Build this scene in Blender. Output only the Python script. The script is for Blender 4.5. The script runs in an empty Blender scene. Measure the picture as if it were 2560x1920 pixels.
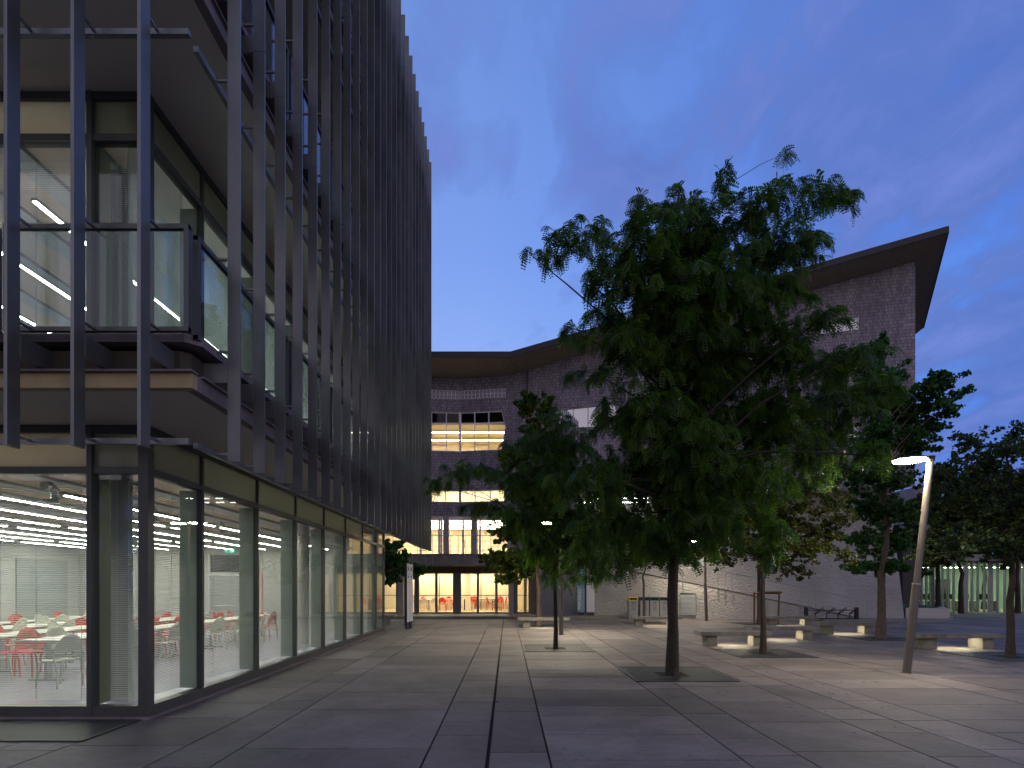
import bpy, math, random
import numpy as np
from mathutils import Vector, Matrix
from mathutils.geometry import tessellate_polygon
random.seed(7)
sc = bpy.context.scene
col = sc.collection
R = math.radians
PI = math.pi
# ------------------------------------------------------------------ camera
F, CX, HY, H = 1420.0, 1268.0, 1466.0, 1.75          # focal length and vanishing point in photo pixels, eye height
cam_d = bpy.data.cameras.new('camera'); cam = bpy.data.objects.new('camera', cam_d); col.objects.link(cam)
cam.location = (0, 0, H); cam.rotation_euler = (R(90), 0, 0)
cam_d.sensor_width = 36; cam_d.lens = F / 2560 * 36
cam_d.shift_x = (1280 - CX) / 2560; cam_d.shift_y = (HY - 960) / 2560
cam_d.clip_start = .05; cam_d.clip_end = 1500
sc.camera = cam
sc.view_settings.view_transform = 'Standard'; sc.view_settings.look = 'None'
sc.view_settings.exposure = 0; sc.view_settings.gamma = 1
sc.cycles.max_bounces = 9; sc.cycles.transparent_max_bounces = 24; sc.cycles.caustics_reflective = False
sc.cycles.caustics_refractive = False; sc.cycles.sample_clamp_indirect = 3.0
sc.cycles.use_light_tree = True
sc.cycles.use_denoising = True

def at(px, py, Y):
    return Vector(((px - CX) * Y / F, Y, H + (HY - py) * Y / F))
# ------------------------------------------------------------------ node helper
def nt(mat):
    mat.use_nodes = True; t = mat.node_tree; t.nodes.clear(); return t
def N(t, typ, **kw):
    n = t.nodes.new(typ)
    for k, v in kw.items():
        if k.startswith('i_'):
            key = k[2:]; key = int(key) if key.isdigit() else key.replace('_', ' ')
            n.inputs[key].default_value = v
        else: setattr(n, k, v)
    return n
def L(t, a, b): t.links.new(a, b)
def ramp(t, fac, stops, interp='LINEAR'):
    r = t.nodes.new('ShaderNodeValToRGB'); r.color_ramp.interpolation = interp
    e = r.color_ramp.elements
    while len(e) < len(stops): e.new(.5)
    for q, (p, c) in zip(e, stops):
        q.position = p; q.color = (*c, 1) if len(c) == 3 else c
    L(t, fac, r.inputs[0]); return r.outputs[0]
def mixc(t, fac, a, b, mode='MIX'):
    m = t.nodes.new('ShaderNodeMix'); m.data_type = 'RGBA'; m.blend_type = mode
    for s, v in ((m.inputs[0], fac), (m.inputs[6], a), (m.inputs[7], b)):
        if hasattr(v, 'links'): L(t, v, s)
        elif isinstance(v, (int, float)): s.default_value = v
        else: s.default_value = (*v, 1) if len(v) == 3 else v
    return m.outputs[2]
def math_(t, op, a, b=None):
    m = t.nodes.new('ShaderNodeMath'); m.operation = op
    for i, v in enumerate((a, b)):
        if v is None: continue
        if hasattr(v, 'links'): L(t, v, m.inputs[i])
        else: m.inputs[i].default_value = v
    return m.outputs[0]
# ------------------------------------------------------------------ world: dusk sky
w = bpy.data.worlds.new('World'); sc.world = w; w.use_nodes = True
t = w.node_tree; t.nodes.clear()
tc = N(t, 'ShaderNodeTexCoord')
sep = N(t, 'ShaderNodeSeparateXYZ'); L(t, tc.outputs['Generated'], sep.inputs[0])
elev = sep.outputs[2]
blue = ramp(t, elev, [(0.0, (.20, .32, .72)), (.10, (.25, .40, .88)), (.33, (.27, .44, .95)), (.5, (.19, .34, .86)), (.68, (.15, .28, .74)), (1, (.09, .18, .55))])
# the sky gets deeper towards the right (north-east), lighter over the left roofs
side = N(t, 'ShaderNodeMapRange', i_1=-.05, i_2=.72, i_3=1.0, i_4=.0); L(t, sep.outputs[0], side.inputs[0])
blue2 = mixc(t, side.outputs[0], (.34, .60, .92), (1.10, 1.06, 1.0))
blue = mixc(t, 1.0, blue, blue2, 'MULTIPLY')
# clouds on a flat layer high above: project the direction
den = math_(t, 'ADD', elev, .12)
cx_ = math_(t, 'DIVIDE', sep.outputs[0], den); cy_ = math_(t, 'DIVIDE', sep.outputs[1], den)
cmb = N(t, 'ShaderNodeCombineXYZ'); L(t, cx_, cmb.inputs[0]); L(t, cy_, cmb.inputs[1])
mp = N(t, 'ShaderNodeMapping'); mp.inputs['Rotation'].default_value = (0, 0, R(-38)); mp.inputs['Scale'].default_value = (1.15, .75, 1)
L(t, cmb.outputs[0], mp.inputs[0])
n1 = N(t, 'ShaderNodeTexNoise', i_Scale=4.2, i_Detail=8.0, i_Roughness=.58, i_Distortion=.35); L(t, mp.outputs[0], n1.inputs['Vector'])
n2 = N(t, 'ShaderNodeTexNoise', i_Scale=1.5, i_Detail=3.0, i_Roughness=.5); L(t, mp.outputs[0], n2.inputs['Vector'])
cl = math_(t, 'ADD', math_(t, 'MULTIPLY', n1.outputs[0], .6), math_(t, 'MULTIPLY', n2.outputs[0], .5))
right = N(t, 'ShaderNodeMapRange', i_1=-.05, i_2=.6, i_3=-.10, i_4=.05); L(t, sep.outputs[0], right.inputs[0])
cl = math_(t, 'ADD', cl, right.outputs[0])
cmask = ramp(t, cl, [(.46, (0, 0, 0)), (.58, (1, 1, 1))])
ccol = ramp(t, n1.outputs[0], [(.35, (.09, .17, .54)), (.52, (.12, .20, .57)), (.68, (.175, .245, .66))])
front = mixc(t, math_(t, 'MULTIPLY', cmask, .85), blue, ccol)
# afterglow behind the camera: pale lavender, pinkish low down
glow = ramp(t, elev, [(0, (.70, .56, .60)), (.3, (.62, .56, .68)), (.8, (.22, .27, .52)), (1, (.10, .17, .45))])
bk = N(t, 'ShaderNodeMapRange', i_1=-.35, i_2=.25, i_3=1.0, i_4=0.0); L(t, sep.outputs[1], bk.inputs[0])
skyc = mixc(t, bk.outputs[0], front, glow)
below = N(t, 'ShaderNodeMapRange', i_1=-.02, i_2=0.0, i_3=0.0, i_4=1.0); L(t, elev, below.inputs[0])
skyc = mixc(t, below.outputs[0], (.03, .03, .035), skyc)
bg = N(t, 'ShaderNodeBackground', i_Strength=1.0); L(t, skyc, bg.inputs[0])
wo = N(t, 'ShaderNodeOutputWorld'); L(t, bg.outputs[0], wo.inputs[0])
# ------------------------------------------------------------------ materials
M = {}
def pbr(name, c, rough=.6, metal=0., noise=None, bump=None, spec=.5, c2=None, scale=3., emit=None, estr=0):
    m = bpy.data.materials.new(name); t = nt(m); M[name] = m
    b = N(t, 'ShaderNodeBsdfPrincipled', i_Roughness=rough, i_Metallic=metal)
    b.inputs['Specular IOR Level'].default_value = spec
    b.inputs['Base Color'].default_value = (*c, 1)
    o = N(t, 'ShaderNodeOutputMaterial'); L(t, b.outputs[0], o.inputs[0])
    tc = N(t, 'ShaderNodeTexCoord')
    if noise:
        n = N(t, 'ShaderNodeTexNoise', i_Scale=scale, i_Detail=6.0, i_Roughness=.6); L(t, tc.outputs['Object'], n.inputs['Vector'])
        c2_ = c2 or tuple(x * (1 - noise) for x in c)
        o_ = ramp(t, n.outputs[0], [(.3, c2_), (.7, c)])
        L(t, o_, b.inputs['Base Color'])
        rr = N(t, 'ShaderNodeMapRange', i_3=max(0, rough - .12), i_4=min(1, rough + .12)); L(t, n.outputs[0], rr.inputs[0]); L(t, rr.outputs[0], b.inputs['Roughness'])
    if bump:
        s, d = bump
        n = N(t, 'ShaderNodeTexNoise', i_Scale=s, i_Detail=5.0); L(t, tc.outputs['Object'], n.inputs['Vector'])
        bp = N(t, 'ShaderNodeBump', i_Strength=.6, i_Distance=d); L(t, n.outputs[0], bp.inputs['Height']); L(t, bp.outputs[0], b.inputs['Normal'])
    if emit:
        b.inputs['Emission Color'].default_value = (*emit, 1); b.inputs['Emission Strength'].default_value = estr
    return m
def emis(name, c, s):
    m = bpy.data.materials.new(name); t = nt(m); M[name] = m
    e = N(t, 'ShaderNodeEmission', i_Strength=s); e.inputs[0].default_value = (*c, 1)
    o = N(t, 'ShaderNodeOutputMaterial'); L(t, e.outputs[0], o.inputs[0])
def glass(name, tint=(.92, .96, .94), ior=1.5, boost=1.0, rough=0.0, fixed=None, base=None):
    m = bpy.data.materials.new(name); t = nt(m); M[name] = m
    tr = N(t, 'ShaderNodeBsdfTransparent'); tr.inputs[0].default_value = (*tint, 1)
    first = tr.outputs[0]
    if base:
        d = N(t, 'ShaderNodeBsdfDiffuse'); d.inputs[0].default_value = (*base[0], 1)
        mx0 = N(t, 'ShaderNodeMixShader'); mx0.inputs[0].default_value = base[1]; L(t, first, mx0.inputs[1]); L(t, d.outputs[0], mx0.inputs[2]); first = mx0.outputs[0]
    gl = N(t, 'ShaderNodeBsdfGlossy', i_Roughness=rough)
    lw = N(t, 'ShaderNodeLayerWeight', i_Blend=.5)
    f = math_(t, 'MULTIPLY', math_(t, 'ADD', math_(t, 'MULTIPLY', math_(t, 'POWER', lw.outputs['Facing'], 5.0), .96), .04), boost)
    if fixed: f = math_(t, 'MAXIMUM', f, fixed)
    mn = math_(t, 'MINIMUM', f, 1.0)
    mx = N(t, 'ShaderNodeMixShader'); L(t, mn, mx.inputs[0]); L(t, first, mx.inputs[1]); L(t, gl.outputs[0], mx.inputs[2])
    o = N(t, 'ShaderNodeOutputMaterial'); L(t, mx.outputs[0], o.inputs[0])
def transl(name, c, frac=.5, tc_=None, spec=.08, stripe=0):
    m = bpy.data.materials.new(name); t = nt(m); M[name] = m
    d = N(t, 'ShaderNodeBsdfDiffuse'); d.inputs[0].default_value = (*c, 1)
    tr = N(t, 'ShaderNodeBsdfTranslucent'); tr.inputs[0].default_value = (*(tc_ or c), 1)
    mx = N(t, 'ShaderNodeMixShader'); mx.inputs[0].default_value = frac; L(t, d.outputs[0], mx.inputs[1]); L(t, tr.outputs[0], mx.inputs[2])
    g = N(t, 'ShaderNodeBsdfGlossy', i_Roughness=.12)
    lw = N(t, 'ShaderNodeLayerWeight', i_Blend=.5)
    m2 = N(t, 'ShaderNodeMixShader'); L(t, math_(t, 'MULTIPLY', math_(t, 'ADD', math_(t, 'POWER', lw.outputs['Facing'], 5.0), .04), spec * 8), m2.inputs[0]); L(t, mx.outputs[0], m2.inputs[1]); L(t, g.outputs[0], m2.inputs[2])
    o = N(t, 'ShaderNodeOutputMaterial'); L(t, m2.outputs[0], o.inputs[0])
pbr('fin_metal', (.225, .235, .235), .34, .5, noise=.45, scale=.7)
pbr('frame_metal', (.11, .118, .11), .4, .3, noise=.2)
pbr('dark_metal', (.05, .05, .06), .45, .4, noise=.2)
pbr('slab_edge', (.27, .22, .215), .7, noise=.45, scale=2.5)
pbr('beige_edge', (.52, .42, .22), .7, noise=.3)
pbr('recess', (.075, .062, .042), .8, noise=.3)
pbr('soffit', (.80, .74, .64), .85, noise=.12, scale=.8)
pbr('white_wall', (.62, .64, .60), .8, noise=.08)
pbr('room_wall', (.50, .51, .48), .8, noise=.15, scale=.6)
pbr('grey_wall', (.30, .33, .32), .8, noise=.1)
pbr('lino_floor', (.58, .58, .76), .2, noise=.1)
pbr('ceiling_grey', (.36, .38, .38), .7, noise=.15)
pbr('ceiling_orange', (.52, .41, .31), .6, noise=.1)
pbr('steel', (.55, .55, .54), .3, .9, noise=.15)
pbr('column_grey', (.34, .34, .32), .5, noise=.2)
pbr('slat', (.52, .54, .50), .45)
pbr('table_white', (.80, .79, .72), .35)
pbr('chair_red', (.68, .055, .025), .35, noise=.15)
pbr('chair_white', (.62, .62, .50), .4, noise=.1)
pbr('black_metal', (.02, .02, .022), .4, .2)
pbr('cream_wall', (.80, .71, .52), .8, noise=.06)
pbr('cream_floor', (.50, .41, .27), .5, noise=.15)
pbr('glass_block', (.40, .36, .42), .25, noise=.3)
pbr('white_frame', (.78, .75, .82), .45, noise=.1)
pbr('door_frame', (.20, .20, .22), .4, .4, noise=.15)
pbr('roof_dark', (.035, .03, .036), .6, noise=.3)
pbr('eave_plaster', (.36, .30, .22), .95, noise=.45, scale=9, bump=(45, .05))
pbr('lintel', (.20, .14, .10), .8, noise=.3)
pbr('bench_concrete', (.26, .245, .205), .75, noise=.4, scale=5, bump=(40, .004))
pbr('bark', (.06, .045, .034), .95, noise=.6, scale=14, bump=(26, .05))
pbr('bark_pale', (.15, .105, .08), .95, noise=.5, scale=12, bump=(24, .04))
pbr('lamp_metal', (.15, .13, .115), .42, .3, noise=.15)
pbr('totem_blue', (.22, .34, .44), .45, noise=.05)
pbr('totem_white', (.66, .66, .68), .45, noise=.05)
pbr('bin_grey', (.30, .30, .31), .45, .3, noise=.12)
pbr('bin_yellow', (.75, .50, .02), .4); pbr('bin_blue', (.02, .035, .16), .4); pbr('bin_green', (.01, .12, .05), .4); pbr('bin_dark', (.06, .07, .08), .4)
pbr('louvre', (.24, .26, .29), .5, .0, noise=.1)
pbr('rail_steel', (.40, .40, .42), .35, .7, noise=.1)
pbr('wood_post', (.16, .085, .045), .8, noise=.4, scale=10)
pbr('grate_metal', (.07, .08, .076), .5, .3, noise=.35, scale=6)
pbr('pit', (.012, .012, .012), .95)
pbr('soil', (.035, .028, .02), 1, noise=.5, scale=20)
pbr('grass_green', (.035, .07, .02), .95, noise=.5, scale=15)
pbr('green_wall', (.30, .66, .34), .7, noise=.1)
pbr('pale_green', (.55, .70, .58), .7, noise=.1)
pbr('lime', (.35, .75, .08), .5)
pbr('text_white', (.85, .85, .85), .5); pbr('text_dark', (.03, .03, .035), .5)
pbr('sign_red', (.6, .02, .03), .4)
pbr('exit_green', (.0, .35, .22), .5, emit=(.02, .65, .42), estr=.9)
emis('exit_white', (.9, 1, 1), 1.6)
emis('led_room', (1, .95, .83), 64)
emis('led_upper', (1, .98, .86), 62)
emis('led_warm', (1, .87, .60), 44)
emis('led_warm_hall', (1, .88, .66), 52)
emis('led_green', (.75, 1, .72), 34)
emis('led_bench', (1, .88, .62), 85)
emis('lamp_disc', (1, .87, .64), 250)
glass('pane', boost=1.25)
glass('pane_guard', tint=(.80, .86, .86), boost=1.2, fixed=.045)
glass('pane_shop', tint=(.95, .95, .93), boost=.8)
glass('pane_mirror', tint=(.05, .05, .06), fixed=.62, base=((.10, .11, .14), .6))
glass('pane_upper', tint=(.55, .6, .58), boost=1.3, fixed=.16)
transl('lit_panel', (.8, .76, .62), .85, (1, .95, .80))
transl('spandrel', (.24, .255, .21), .5, (.66, .68, .56), spec=.1)
transl('return_panel', (.42, .47, .44), .5, (.75, .82, .77))
transl('blind_fabric', (.42, .48, .46), .6, (.80, .88, .84), spec=.03)
def leafmat(name, c, c2, tr):
    m = bpy.data.materials.new(name); t = nt(m); M[name] = m
    tc = N(t, 'ShaderNodeTexCoord')
    n = N(t, 'ShaderNodeTexNoise', i_Scale=1.7, i_Detail=4.0, i_Roughness=.7); L(t, tc.outputs['Object'], n.inputs['Vector'])
    av = N(t, 'ShaderNodeAttribute', attribute_name='tone')
    cc = ramp(t, n.outputs[0], [(.36, c), (.66, c2)])
    cc = mixc(t, 1.0, cc, ramp(t, av.outputs['Fac'], [(0, (.45, .55, .6)), (.5, (1, 1, 1)), (.85, (1.3, 1.25, 1)), (1, (2.2, 1.9, .9))]), 'MULTIPLY')
    d = N(t, 'ShaderNodeBsdfPrincipled', i_Roughness=.45); L(t, cc, d.inputs['Base Color']); d.inputs['Specular IOR Level'].default_value = .4
    tb = N(t, 'ShaderNodeBsdfTranslucent'); L(t, mixc(t, 1.0, cc, tr, 'MULTIPLY'), tb.inputs[0])
    mx = N(t, 'ShaderNodeMixShader'); mx.inputs[0].default_value = .38; L(t, d.outputs[0], mx.inputs[1]); L(t, tb.outputs[0], mx.inputs[2])
    o = N(t, 'ShaderNodeOutputMaterial'); L(t, mx.outputs[0], o.inputs[0])
leafmat('leaf_locust', (.036, .085, .016), (.085, .16, .024), (1.6, 1.9, .7))
leafmat('leaf_lime', (.035, .075, .012), (.10, .13, .018), (1.8, 1.9, .6))
leafmat('leaf_ginkgo', (.028, .085, .024), (.065, .15, .036), (1.4, 1.7, .7))
leafmat('leaf_gold', (.045, .065, .012), (.10, .12, .018), (1.7, 1.7, .5))
leafmat('leaf_dark', (.026, .058, .02), (.06, .095, .028), (1.4, 1.4, .7))
# paving: per-slab tone attribute + stains
m = bpy.data.materials.new('paving'); t = nt(m); M['paving'] = m
tc = N(t, 'ShaderNodeTexCoord'); at_ = N(t, 'ShaderNodeAttribute', attribute_name='tone')
n = N(t, 'ShaderNodeTexNoise', i_Scale=.9, i_Detail=9.0, i_Roughness=.65); L(t, tc.outputs['Object'], n.inputs['Vector'])
n2 = N(t, 'ShaderNodeTexNoise', i_Scale=14, i_Detail=6.0); L(t, tc.outputs['Object'], n2.inputs['Vector'])
mpg = N(t, 'ShaderNodeMapping'); mpg.inputs['Scale'].default_value = (1.5, 18, 1); L(t, tc.outputs['Object'], mpg.inputs[0])
n3 = N(t, 'ShaderNodeTexNoise', i_Scale=2.2, i_Detail=4.0, i_Distortion=1.2); L(t, mpg.outputs[0], n3.inputs['Vector'])
cb = ramp(t, n.outputs[0], [(.30, (.115, .095, .086)), (.5, (.185, .158, .142)), (.70, (.24, .208, .188))])
tone = N(t, 'ShaderNodeMapRange', i_3=.70, i_4=1.22); L(t, at_.outputs['Fac'], tone.inputs[0])
vv = N(t, 'ShaderNodeCombineXYZ'); [L(t, tone.outputs[0], vv.inputs[i]) for i in range(3)]
cb = mixc(t, 1.0, cb, vv.outputs[0], 'MULTIPLY')
gr = ramp(t, n3.outputs[0], [(.35, (.86, .86, .86)), (.65, (1.06, 1.06, 1.06))]); cb = mixc(t, 1.0, cb, gr, 'MULTIPLY')
sp = ramp(t, n2.outputs[0], [(.58, (1, 1, 1)), (.72, (.62, .60, .58))]); cb = mixc(t, 1.0, cb, sp, 'MULTIPLY')
vo = N(t, 'ShaderNodeTexVoronoi', i_Scale=1.9); L(t, tc.outputs['Object'], vo.inputs['Vector'])
cb = mixc(t, 1.0, cb, ramp(t, vo.outputs['Distance'], [(.018, (.45, .44, .44)), (.034, (1, 1, 1))]), 'MULTIPLY')
n5 = N(t, 'ShaderNodeTexNoise', i_Scale=.28, i_Detail=7.0, i_Roughness=.7, i_Distortion=1.0); L(t, tc.outputs['Object'], n5.inputs['Vector'])
cb = mixc(t, 1.0, cb, ramp(t, n5.outputs[0], [(.38, (.76, .75, .75)), (.52, (1, 1, 1))]), 'MULTIPLY')
b = N(t, 'ShaderNodeBsdfPrincipled', i_Roughness=.62); L(t, cb, b.inputs['Base Color'])
rr = N(t, 'ShaderNodeMapRange', i_3=.55, i_4=.80); L(t, n.outputs[0], rr.inputs[0]); L(t, rr.outputs[0], b.inputs['Roughness'])
bp = N(t, 'ShaderNodeBump', i_Strength=.35, i_Distance=.004); L(t, n3.outputs[0], bp.inputs['Height']); L(t, bp.outputs[0], b.inputs['Normal'])
o = N(t, 'ShaderNodeOutputMaterial'); L(t, b.outputs[0], o.inputs[0])
# dark glazed brick laid in columns (UV in metres)
m = bpy.data.materials.new('brick'); t = nt(m); M['brick'] = m
uv = N(t, 'ShaderNodeUVMap')
br = N(t, 'ShaderNodeTexBrick', offset=.5, i_Scale=1.0); L(t, uv.outputs[0], br.inputs['Vector'])
br.inputs['Brick Width'].default_value = .075; br.inputs['Row Height'].default_value = .17; br.inputs['Mortar Size'].default_value = .009; br.inputs['Bias'].default_value = -.15
br.inputs['Color1'].default_value = (.21, .185, .225, 1); br.inputs['Color2'].default_value = (.41, .355, .43, 1); br.inputs['Mortar'].default_value = (.06, .05, .055, 1)
nn = N(t, 'ShaderNodeTexNoise', i_Scale=.35, i_Detail=5.0); L(t, uv.outputs[0], nn.inputs['Vector'])
v1 = ramp(t, nn.outputs[0], [(.3, (.70, .70, .70)), (.7, (1.12, 1.12, 1.12))])
ms = N(t, 'ShaderNodeMapping'); ms.inputs['Scale'].default_value = (1.6, .12, 1); L(t, uv.outputs[0], ms.inputs[0])
ns = N(t, 'ShaderNodeTexNoise', i_Scale=1.3, i_Detail=6.0, i_Roughness=.65); L(t, ms.outputs[0], ns.inputs['Vector'])
v1 = mixc(t, 1.0, v1, ramp(t, ns.outputs[0], [(.35, (.72, .72, .74)), (.6, (1.08, 1.06, 1.06))]), 'MULTIPLY')
cb = mixc(t, 1.0, br.outputs[0], v1, 'MULTIPLY')
b = N(t, 'ShaderNodeBsdfPrincipled', i_Roughness=.5); L(t, cb, b.inputs['Base Color'])
bp = N(t, 'ShaderNodeBump', i_Strength=.5, i_Distance=.02, invert=True); L(t, br.outputs[1], bp.inputs['Height']); L(t, bp.outputs[0], b.inputs['Normal'])
o = N(t, 'ShaderNodeOutputMaterial'); L(t, b.outputs[0], o.inputs[0])
# rough thrown plaster
def rough_mat(name, c1, c2):
    m = bpy.data.materials.new(name); t = nt(m); M[name] = m
    uv = N(t, 'ShaderNodeUVMap')
    mp = N(t, 'ShaderNodeMapping'); mp.inputs['Scale'].default_value = (1, 1.9, 1); L(t, uv.outputs[0], mp.inputs[0])
    n = N(t, 'ShaderNodeTexNoise', i_Scale=5.5, i_Detail=5.0, i_Roughness=.6, i_Distortion=.8); L(t, mp.outputs[0], n.inputs['Vector'])
    n2 = N(t, 'ShaderNodeTexNoise', i_Scale=.5, i_Detail=5.0); L(t, uv.outputs[0], n2.inputs['Vector'])
    cb = ramp(t, n2.outputs[0], [(.3, c1), (.7, c2)])
    b = N(t, 'ShaderNodeBsdfPrincipled', i_Roughness=.85); L(t, cb, b.inputs['Base Color'])
    bp = N(t, 'ShaderNodeBump', i_Strength=1.0, i_Distance=.16); L(t, n.outputs[0], bp.inputs['Height']); L(t, bp.outputs[0], b.inputs['Normal'])
    o = N(t, 'ShaderNodeOutputMaterial'); L(t, b.outputs[0], o.inputs[0])
rough_mat('rough_plaster', (.38, .36, .34), (.56, .53, .50))
rough_mat('stained_concrete', (.16, .145, .14), (.42, .39, .37))
# ------------------------------------------------------------------ object helpers
WL = {}
def wl(o): return WL.get(o.name, Vector((0, 0, 0))) if o else Vector((0, 0, 0))
def thing(name, label, cat, loc=(0, 0, 0), group=None):
    o = bpy.data.objects.new(name, None); col.objects.link(o); o.empty_display_size = .2
    o.location = loc; WL[o.name] = Vector(loc)
    o['label'] = label; o['category'] = cat
    if group: o['group'] = group
    return o
def tag(o, label, cat, group=None):
    o['label'] = label; o['category'] = cat
    if group: o['group'] = group
    return o
class MB:
    def __init__(s): s.v = []; s.f = []; s.uv = {}; s.smooth = set()
    def face(s, pts, uv=None):
        i = len(s.v); s.v += [tuple(p) for p in pts]; s.f.append(tuple(range(i, i + len(pts))))
        if uv: s.uv[len(s.f) - 1] = uv
        return s
    def box(s, x0, x1, y0, y1, z0, z1):
        if x0 > x1: x0, x1 = x1, x0
        if y0 > y1: y0, y1 = y1, y0
        if z0 > z1: z0, z1 = z1, z0
        i = len(s.v)
        s.v += [(x0, y0, z0), (x1, y0, z0), (x1, y1, z0), (x0, y1, z0), (x0, y0, z1), (x1, y0, z1), (x1, y1, z1), (x0, y1, z1)]
        s.f += [tuple(i + k for k in q) for q in ((0, 3, 2, 1), (4, 5, 6, 7), (0, 1, 5, 4), (1, 2, 6, 5), (2, 3, 7, 6), (3, 0, 4, 7))]
        return s
    def tube(s, pts, r, n=8, cap=True):
        pts = [Vector(p) for p in pts]
        rs = r if isinstance(r, (list, tuple)) else [r] * len(pts)
        rings = []
        ref = None
        for k, p in enumerate(pts):
            d = (pts[min(k + 1, len(pts) - 1)] - pts[max(k - 1, 0)]).normalized()
            if ref is None or abs(ref.dot(d)) > .95:
                ref = Vector((0, 0, 1)) if abs(d.z) < .9 else Vector((1, 0, 0))
            a = d.cross(ref).normalized(); b = d.cross(a).normalized()
            i = len(s.v)
            for q in range(n):
                an = 2 * PI * q / n
                s.v.append(tuple(p + (a * math.cos(an) + b * math.sin(an)) * rs[k]))
            rings.append(i)
        for k in range(len(pts) - 1):
            for q in range(n):
                s.smooth.add(len(s.f))
                s.f.append((rings[k] + q, rings[k] + (q + 1) % n, rings[k + 1] + (q + 1) % n, rings[k + 1] + q))
        if cap:
            for k_, rv in ((0, True), (-1, False)):
                i = len(s.v); s.v += [s.v[rings[k_] + q] for q in range(n)]; f_ = tuple(range(i, i + n)); s.f.append(f_[::-1] if rv else f_)
        return s
    def prism(s, poly, d):           # poly: 3-D points of one face, d: extrusion vector
        poly = [Vector(p) for p in poly]; d = Vector(d); n = len(poly)
        s.face(poly); s.face([p + d for p in poly][::-1])
        for k in range(n):
            a, b = poly[k], poly[(k + 1) % n]; s.face([a, a + d, b + d, b])
        return s
    def build(s, name, mat, parent=None, bevel=0, wn=False):
        off = wl(parent)
        me = bpy.data.meshes.new(name)
        me.from_pydata([(x - off.x, y - off.y, z - off.z) for x, y, z in s.v], [], s.f)
        me.materials.append(M[mat])
        if s.uv:
            ul = me.uv_layers.new()
            for fi, uvs in s.uv.items():
                for li, q in zip(me.polygons[fi].loop_indices, uvs): ul.data[li].uv = q
        for fi in s.smooth: me.polygons[fi].use_smooth = True
        o = bpy.data.objects.new(name, me); col.objects.link(o)
        if parent: o.parent = parent; WL[o.name] = off
        if bevel:
            import bmesh
            bm = bmesh.new(); bm.from_mesh(me); bmesh.ops.remove_doubles(bm, verts=bm.verts, dist=1e-5)
            bmesh.ops.bevel(bm, geom=[e for e in bm.edges if len(e.link_faces) == 2 and e.calc_face_angle() > .5], offset=bevel, segments=2, affect='EDGES', clamp_overlap=True)
            bm.to_mesh(me); bm.free()
        return o
def struct(name, mb, mat, **k):
    o = mb.build(name, mat, **k); o['kind'] = 'structure'; return o
def copy_tree(root, loc, rz=0, label=None, group=None, scale=None):
    r = root.copy(); col.objects.link(r); r.location = loc; r.rotation_euler = (0, 0, rz)
    if label: r['label'] = label
    if group: r['group'] = group
    if scale: r.scale = scale
    for ch in list(root.children):
        c = ch.copy(); col.objects.link(c); c.parent = r
        for g in ch.children:
            d = g.copy(); col.objects.link(d); d.parent = c
    return r
ORD = ['first', 'second', 'third', 'fourth', 'fifth', 'sixth', 'seventh', 'eighth', 'ninth', 'tenth', 'eleventh', 'twelfth', 'thirteenth', 'fourteenth', 'fifteenth', 'sixteenth', 'seventeenth', 'eighteenth', 'nineteenth', 'twentieth']
# ================================================================== GROUND
base = MB().face([(-400, -400, -.03), (400, -400, -.03), (400, 400, -.03), (-400, 400, -.03)])
struct('ground', base, 'soil')
# paving of long strips of slabs with open joints
xs = [-3.52, -2.88, -.84, -.20, .43, 2.38, 3.03, 4.35, 5.05, 5.73, 7.70, 8.35, 9.70, 10.4, 11.05, 13.0, 13.65, 15.0]
while xs[-1] < 62: xs += [xs[-1] + .65, xs[-1] + 2.6, xs[-1] + 3.25]
left = [-3.52]
while left[0] > -26: left = [left[0] - 1.95, left[0] - 1.3] + left
xs = sorted(set(left + xs))
rnd = random.Random(3); V = []; Fc = []; tones = []
wide = .03
for a, b_ in zip(xs[:-1], xs[1:]):
    y = -30 - rnd.random() * 1.3
    jl = .011
    x0 = a + (.022 if abs(a + .20) < .01 else jl); x1 = b_ - (.02 if abs(b_ + .20) < .01 else jl)
    while y < 60:
        ln = rnd.choice([.65, .65, .98, 1.3, 1.3, 1.95]); y2 = y + ln
        i = len(V); zz = rnd.uniform(-.0015, .0015)
        V += [(x0, y + .008, zz), (x1, y + .008, zz), (x1, y2 - .008, zz), (x0, y2 - .008, zz),
              (x0, y + .008, -.028), (x1, y + .008, -.028), (x1, y2 - .008, -.028), (x0, y2 - .008, -.028)]
        Fc += [(i, i + 1, i + 2, i + 3), (i, i + 4, i + 5, i + 1), (i + 1, i + 5, i + 6, i + 2), (i + 2, i + 6, i + 7, i + 3), (i + 3, i + 7, i + 4, i)]
        tones += [rnd.random()] * 5
        y = y2
me = bpy.data.meshes.new('plaza_paving'); me.from_pydata(V, [], Fc); me.materials.append(M['paving'])
at2 = me.attributes.new('tone', 'FLOAT', 'FACE'); at2.data.foreach_set('value', tones)
o = bpy.data.objects.new('plaza_paving', me); col.objects.link(o); o['kind'] = 'structure'
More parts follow.
